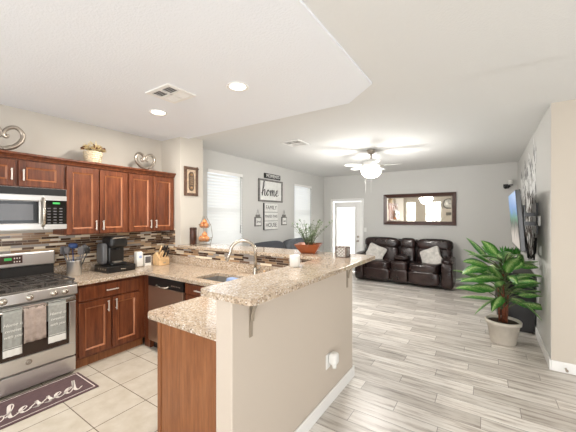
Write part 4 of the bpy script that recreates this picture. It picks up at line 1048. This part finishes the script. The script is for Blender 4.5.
m = MB(); m.ubox(P, 4.715, 1.13, .006, 4.735, 1.19, .012); m.ubox(P, 4.765, 1.13, .006, 4.785, 1.19, .012); m.build('rocker', M['white_trim'], t)
# door stop on tan baseboard
m = MB(); m.cyl((.66, 4.034, .05), (.66, 3.985, .05), .008, 8); m.cyl((.66, 3.985, .05), (.66, 3.97, .05), .012, 8)
tag(m.build('door_stop', M['silver'], loc=(.66, 4.0, .05)), 'small metal door stop on the tan wall baseboard', 'door stop')

# clock and small sign on rear wall (seen in the mirror)
t = thing('wall_clock', (-1.75, -2.295, 2.35), 'round black rimmed clock seen reflected in the mirror', 'clock')
m = MB(); n = 32; m.tube([(-1.72 + .27 * math.cos(2 * math.pi * k / n), -2.28, 2.25 + .27 * math.sin(2 * math.pi * k / n)) for k in range(n)], .018, 6, True); m.build('rim', M['black'], t)
m = MB(); m.cyl((-1.72, -2.298, 2.25), (-1.72, -2.285, 2.25), .26, 32); m.build('face', M['sign_white'], t)
m = MB(); m.tube([(-1.72, -2.28, 2.25), (-1.72, -2.28, 2.42)], .008, 5); m.tube([(-1.72, -2.28, 2.25), (-1.60, -2.28, 2.25)], .008, 5); m.build('hands', M['black'], t)
m = MB(); m.box(-1.85, -2.298, 1.62, -1.58, -2.28, 1.78); tag(m.build('rear_sign', M['sign_grey'], loc=(-1.72, -2.29, 1.62)), 'small grey plaque below the clock reflected in the mirror', 'sign')

# ================================================================ CEILING FIXTURES
lights = [(-1.79, 1.90, 'recessed downlight in the kitchen ceiling nearer the bar'), (-2.95, 1.90, 'recessed downlight in the kitchen ceiling nearer the wall cabinets')]
for (x, y, lab) in lights:
    t = thing('recessed_light', (x, y, 2.70), lab, 'ceiling light', 'recessed kitchen lights')
    m = MB(); n = 28; m.lathe([(.070, -.001), (.095, -.001), (.098, -.006), (.09, -.010), (.072, -.006)], (x, y, 2.70), n, cap=False); m.build('trim_ring', M['white_trim'], t)
    m = MB(); m.lathe([(.069, -.004), (.069, -.002), (.001, -.002)], (x, y, 2.70), n); m.build('lens', M['lamp'], t)
    d = bpy.data.lights.new('downlight', 'AREA'); d.shape = 'DISK'; d.size = .13; d.energy = 20; d.color = (1, .94, .85)
    o = bpy.data.objects.new('downlight', d); COL.objects.link(o); o.location = (x, y, 2.680)
def vent(x, y, sx, sy, z, lab, rz=0):
    t = thing('ceiling_vent', (x, y, z), lab, 'vent', 'ceiling vents')
    m = MB(); s = .035; zt = z - .001; zb = z - .012
    m.box(x - sx, y - sy, zb, x - sx + s, y + sy, zt); m.box(x + sx - s, y - sy, zb, x + sx, y + sy, zt); m.box(x - sx + s, y - sy, zb, x + sx - s, y - sy + s, zt); m.box(x - sx + s, y + sy - s, zb, x + sx - s, y + sy, zt)
    m.box(x - .012, y - sy + s, zb, x + .012, y + sy - s, zt); m.box(x - sx + s, y - .012, zb, x + sx - s, y + .012, zt); m.build('frame', M['white_trim'], t)
    m = MB(); m.box(x - sx + s, y - sy + s, z - .002, x + sx - s, y + sy - s, z - .001); m.build('backing', M['vent_dark'], t)
    m = MB(); rr = Matrix.Rotation(R(35), 3, 'X')
    for q in (-1, 1):
        n = 5
        for k in range(n):
            yy = y + q * (.012 + (sy - s - .012) * (k + .5) / n)
            m.obox((x - sx / 2 + s / 2 - .003, yy, z - .008), (sx - s - .02, .013, .002), rr if q < 0 else rr.inverted()); m.obox((x + sx / 2 - s / 2 + .003, yy, z - .008), (sx - s - .02, .013, .002), rr if q < 0 else rr.inverted())
    m.build('louvres', M['white_trim'], t)
vent(-2.40, 1.675, .165, .15, 2.70, 'white square air vent in the kitchen ceiling above the counter')
vent(-2.53, 4.0, .16, .18, 2.74, 'white square air vent in the living room ceiling near the bar')
# ceiling fan
fx, fy = -1.69, 5.17
t = thing('ceiling_fan', (fx, fy, 2.74), 'white ceiling fan with a lit glass globe over the living room', 'ceiling fan')
m = MB(); m.lathe([(.075, -.001), (.075, -.02), (.05, -.06), (.02, -.075)], (fx, fy, 2.74), 20); m.build('canopy', M['silver'], t)
m = MB(); m.cyl((fx, fy, 2.665), (fx, fy, 2.575), .013, 10); m.build('downrod', M['silver'], t)
m = MB(); m.lathe([(.03, 2.58), (.09, 2.56), (.15, 2.53), (.165, 2.49), (.15, 2.45), (.09, 2.43)], (fx, fy, 0), 28); m.build('motor_housing', M['white_trim'], t)
for k in range(5):
    a = R(72 * k + 10); ca, sa = math.cos(a), math.sin(a); m = MB()
    def T(u, v, w): return (fx + u * ca - v * sa, fy + u * sa + v * ca, 2.455 + w + v * .18)
    m.ubox(T, .13, -.02, -.004, .22, .02, .004); br = m.build('blade_iron', M['silver'], t)
    m = MB(); pl = [(.20, -.05), (.42, -.062), (.48, -.045), (.50, 0), (.48, .045), (.42, .062), (.20, .05)]; n = len(pl)
    m.add([T(u, v, .005) for u, v in pl] + [T(u, v, .011) for u, v in pl], [tuple(range(n))[::-1], tuple(range(n, 2 * n))] + [(i, (i + 1) % n, n + (i + 1) % n, n + i) for i in range(n)]); m.build('blade', M['white_trim'], t)
m = MB(); m.lathe([(.10, 2.429), (.165, 2.41), (.178, 2.37), (.16, 2.32), (.11, 2.27), (.04, 2.25), (.001, 2.247)], (fx, fy, 0), 28); m.build('globe', M['globe'], t)
m = MB()
for s_ in (-1, 1): m.cyl((fx + s_ * .05, fy - .16, 2.41), (fx + s_ * .05, fy - .165, 1.98), .002, 5)
m.build('pull_chain', M['white_trim'], t)
d = bpy.data.lights.new('fan_lamp', 'POINT'); d.energy = 80; d.shadow_soft_size = .2; d.color = (1, .97, .93)
o = bpy.data.objects.new('fan_lamp', d); COL.objects.link(o); o.location = (fx, fy, 2.18)

# ================================================================ LIVING ROOM FURNITURE
def rotm(x=0, y=0, z=0): return Euler((R(x), R(y), R(z))).to_matrix()
t = thing('leather_sofa', (-1.66, 7.5, 0), 'dark brown leather reclining sofa with centre console under the mirror', 'sofa')
SXL, SXR = -2.74, -.58
m = MB(); m.box(SXL + .12, 7.25, .04, SXR - .12, 7.95, .30); m.build('base', M['leather_dark'], t)
xs = [(-2.50, -1.88, 'l'), (-1.87, -1.49, 'c'), (-1.48, -.84, 'r')]
for (a, c, q) in xs:
    w = c - a; xm = (a + c) / 2
    if q != 'c':
        m = MB(); m.cushion((xm, 7.38, .42), (w, .66, .22), 5, 10); m.build('seat_cushion', M['leather'], t)
        m = MB(); m.cushion((xm, 7.13, .21), (w, .16, .30), 5, 10); m.build('footrest', M['leather'], t)
    else:
        m = MB(); m.cushion((xm, 7.34, .43), (w, .56, .22), 6, 10); m.build('console', M['leather'], t)
        m = MB(); m.cushion((xm, 7.45, .60), (w * .95, .46, .13), 4, 10); m.build('console_lid', M['leather'], t)
        m = MB(); m.cushion((xm, 7.12, .21), (w, .14, .30), 6, 10); m.build('footrest', M['leather'], t)
for (a, c) in ((-2.68, -1.80), (-1.78, -1.42), (-1.40, -.63)):
    w = c - a; xm = (a + c) / 2
    m = MB(); m.cushion((xm, 7.70, .63), (w * .97, .28, .42), 5, 10, rotm(-10)); m.build('back_cushion', M['leather'], t)
    m = MB(); m.cushion((xm, 7.74, .90), (w, .30, .28), 3.6, 10, rotm(-8)); m.build('headrest', M['leather'], t)
m = MB(); m.cushion((-1.66, 7.88, .52), (2.0, .16, .96), 8, 10); m.build('back_panel', M['leather_dark'], t)
for s_, xm in ((-1, -2.62), (1, -.70)):
    m = MB(); m.cushion((xm, 7.46, .32), (.24, .82, .60), 7, 10); am = m.build('arm', M['leather'], t)
    m = MB(); m.cushion((xm, 7.40, .60), (.27, .72, .17), 3, 10); m.build('arm_pad', M['leather'], am)
def pillow(loc, s, rot, label):
    o = MB().cushion((0, 0, 0), (s, s, .10), 9, 12, None, 0, .5)
    def pinch(p):
        r = abs(p.x) * abs(p.y) / (s * s / 4); return Vector((p.x * (1 + .12 * r), p.y * (1 + .12 * r), p.z * (1 - .6 * r)))
    o.xform(pinch); ob = o.build('throw_pillow', M['pillow'], loc=loc, local=True, rot=rot)
    return tag(ob, label, 'pillow', 'pillows on the leather sofa')
pillow((-2.30, 7.36, .655), .40, (R(62), R(22), R(8)), 'light grey pillow on the left seat of the leather sofa')
pillow((-1.04, 7.34, .655), .40, (R(62), R(-24), R(-8)), 'light grey pillow leaning on the right arm of the leather sofa')

# grey sectional along the window wall, seen over the bar
t = thing('grey_couch', (-3.55, 5.3, 0), 'dark grey fabric couch along the window wall behind the bar', 'couch')
m = MB(); m.box(-3.95, 4.15, .08, -3.10, 6.45, .38); m.build('base', M['fabric_grey'], t, bevel=.02)
m = MB(); m.box(-3.95, 4.15, .38, -3.74, 6.45, .93); m.build('back_frame', M['fabric_grey'], t, bevel=.04)
for (a, c) in ((4.17, 5.28), (5.32, 6.42)):
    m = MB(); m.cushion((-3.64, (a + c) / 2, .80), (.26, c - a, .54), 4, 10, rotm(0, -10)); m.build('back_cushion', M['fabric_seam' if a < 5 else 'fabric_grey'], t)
    m = MB(); m.cushion((-3.40, (a + c) / 2, .46), (.66, c - a, .2), 6, 10); m.build('seat_cushion', M['fabric_grey'], t)
for y in (4.05, 6.55): MB().cushion((-3.52, y, .34), (.88, .2, .64), 7, 8).build('arm', M['fabric_grey'], t)
for i, (x, y) in enumerate(((-3.9, 4.2), (-3.9, 6.4), (-3.15, 4.2), (-3.15, 6.4))): MB().cyl((x, y, 0), (x, y, .08), .025, 10).build('leg', M['black'], t)

# media console
t = thing('media_console', (.34, 5.85, 0), 'black media console along the right wall behind the big plant', 'console')
m = MB(); m.box(.14, 5.12, .04, .533, 6.6, .775); m.build('carcass', M['console'], t)
m = MB(); m.box(.125, 5.10, .776, .533, 6.62, .80); m.build('top', M['console'], t, bevel=.004)
m = MB(); m.box(.17, 5.15, 0, .52, 6.57, .039); m.build('plinth', M['console'], t)
for k in range(3):
    y0 = 5.14 + k * .487; m = MB(); m.box(.125, y0, .08, .139, y0 + .475, .75); dd = m.build('door', M['console'], t, bevel=.004)
    MB().cyl((.115, y0 + .42, .40), (.115, y0 + .42, .50), .006, 8).box(.115, y0 + .417, .405, .125, y0 + .423, .411).box(.115, y0 + .417, .489, .125, y0 + .423, .495).build('handle', M['silver'], dd)
t = thing('small_planter', (.30, 5.75, .80), 'white box planter with greenery on the black console', 'planter')
m = MB(); V = .115; m.prism([(.30 - V, 5.75 - V), (.30 + V, 5.75 - V), (.30 + V, 5.75 + V), (.30 - V, 5.75 + V)], .8005, .99); m.build('pot', M['ceramic'], t, bevel=.006)
rnd = random.Random(9); fo = MB()
for k in range(70):
    p = Vector((.30 + rnd.uniform(-.10, .10), 5.75 + rnd.uniform(-.10, .10), .985)); dd = Vector((rnd.uniform(-.5, .5), rnd.uniform(-.5, .5), 1)).normalized(); L = rnd.uniform(.07, .14); sd = dd.cross(Vector((rnd.uniform(-1, 1), rnd.uniform(-1, 1), 0))).normalized() * .018
    fo.add([p, p + dd * L * .5 + sd, p + dd * L, p + dd * L * .5 - sd], [(0, 1, 2, 3)])
fo.build('foliage', mat('bright_green', (62, 128, 46), .5, var=.3, vscale=20), t, auto=False)

# big potted plant
gx, gy = .17, 4.60
t = thing('potted_dumb_cane', (gx, gy, 0), 'big leafy green plant with patterned leaves in a cream floor pot', 'plant')
m = MB(); m.lathe([(.128, .001), (.132, .006), (.172, .235), (.190, .24), (.193, .275), (.186, .285), (.172, .283), (.166, .25), (.001, .25)], (gx, gy, 0), 36); pt = m.build('pot', M['pot'], t)
MB().lathe([(.164, .2505), (.164, .254), (.001, .256)], (gx, gy, 0), 24).build('soil', M['soil'], t)
st = MB(); st.tube([(gx, gy, .25), (gx + .01, gy, .45), (gx - .005, gy + .01, .62), (gx, gy, .85)], [.024, .023, .02, .014], 10); st.tube([(gx + .03, gy - .02, .25), (gx + .04, gy - .01, .45), (gx + .05, gy, .6)], [.016, .014, .01], 8)
st.tube([(gx - .035, gy + .01, .25), (gx - .04, gy + .02, .5), (gx - .05, gy + .02, .7)], [.014, .012, .009], 8)
fo = MB(); sk = MB(); rnd = random.Random(21)
def bigleaf(base, az, elev, L, W_, droop):
    d = Vector((math.cos(az) * math.cos(elev), math.sin(az) * math.cos(elev), math.sin(elev))); side = Vector((-math.sin(az), math.cos(az), 0)); n = 10; V = []; p = base.copy()
    roll = rnd.uniform(-.8, .8)
    for i in range(n + 1):
        v = i / n; wv = W_ * (math.sin(math.pi * min(1, v ** .75)) ** .8) if 0 < v < 1 else .002
        upv = side.cross(d).normalized(); sd = (side * math.cos(roll) + upv * math.sin(roll))
        up2 = d.cross(sd) * -1
        for u in (-1, -.5, 0, .5, 1):
            V.append((p + sd * u * wv + up2 * (-abs(u) * wv * .28) * -1, (u / 2 + .5, v)))
        p = p + d * (L / n); d = (d + Vector((0, 0, -droop / n * (0.5 + v)))).normalized()
    k = len(fo.v); fo.add([q for q, _ in V], [(i * 5 + j, i * 5 + j + 1, i * 5 + j + 6, i * 5 + j + 5) for i in range(n) for j in range(4)], 0, True)
    for i, (_, uv) in enumerate(V): fo.uv[k + i] = uv
lv = []
for k in range(58):
    f = k / 57; az = k * 2.399 + rnd.uniform(-.4, .8); h = .50 + .60 * f
    ll = (.39 - .07 * f) * rnd.uniform(.7, 1.2)
    if math.cos(az) > .3: ll *= .85
    lv.append((az, h, R(5 + 34 * f + rnd.uniform(-22, 20)), ll, ll * .2 + rnd.uniform(-.012, .014), rnd.uniform(.5, 1.5)))
for az, h, el, L, W_, dr_ in lv:
    ax = Vector((gx + .02 * math.cos(az), gy + .02 * math.sin(az), h - .10)); reach = rnd.uniform(.05, .16)
    b_ = ax + Vector((math.cos(az) * reach, math.sin(az) * reach, .12)); sk.tube([ax, ax + Vector((math.cos(az) * reach * .5, math.sin(az) * reach * .5, .08)), b_], [.009, .007, .005], 6)
    bigleaf(b_, az, el, L, W_, dr_)
for (az, h, el, L) in ((2.6, 1.05, .6, .30), (-2.6, .92, .15, .42), (-2.4, .80, .2, .40)): bigleaf(Vector((gx, gy, h)), az, el, L, .07, .5)
# keep leaves off the wall
fo.xform(lambda p: Vector((min(p.x, .53 + (p.x - .53) * .02) if p.x > .53 else p.x, min(p.y, 5.06 + (p.y - 5.06) * .05) if p.y > 5.06 else p.y, (lambda h: h + (p.z - h) * .1 if (p.x > .2 and p.y > 4.2 and p.z > h) else p.z)(.99 if p.x > .36 else 1.11))))
fo.build('foliage', M['leaf'], t, auto=False); st.build('trunk', M['stem'], t); sk.build('stalks', M['twig'], t)
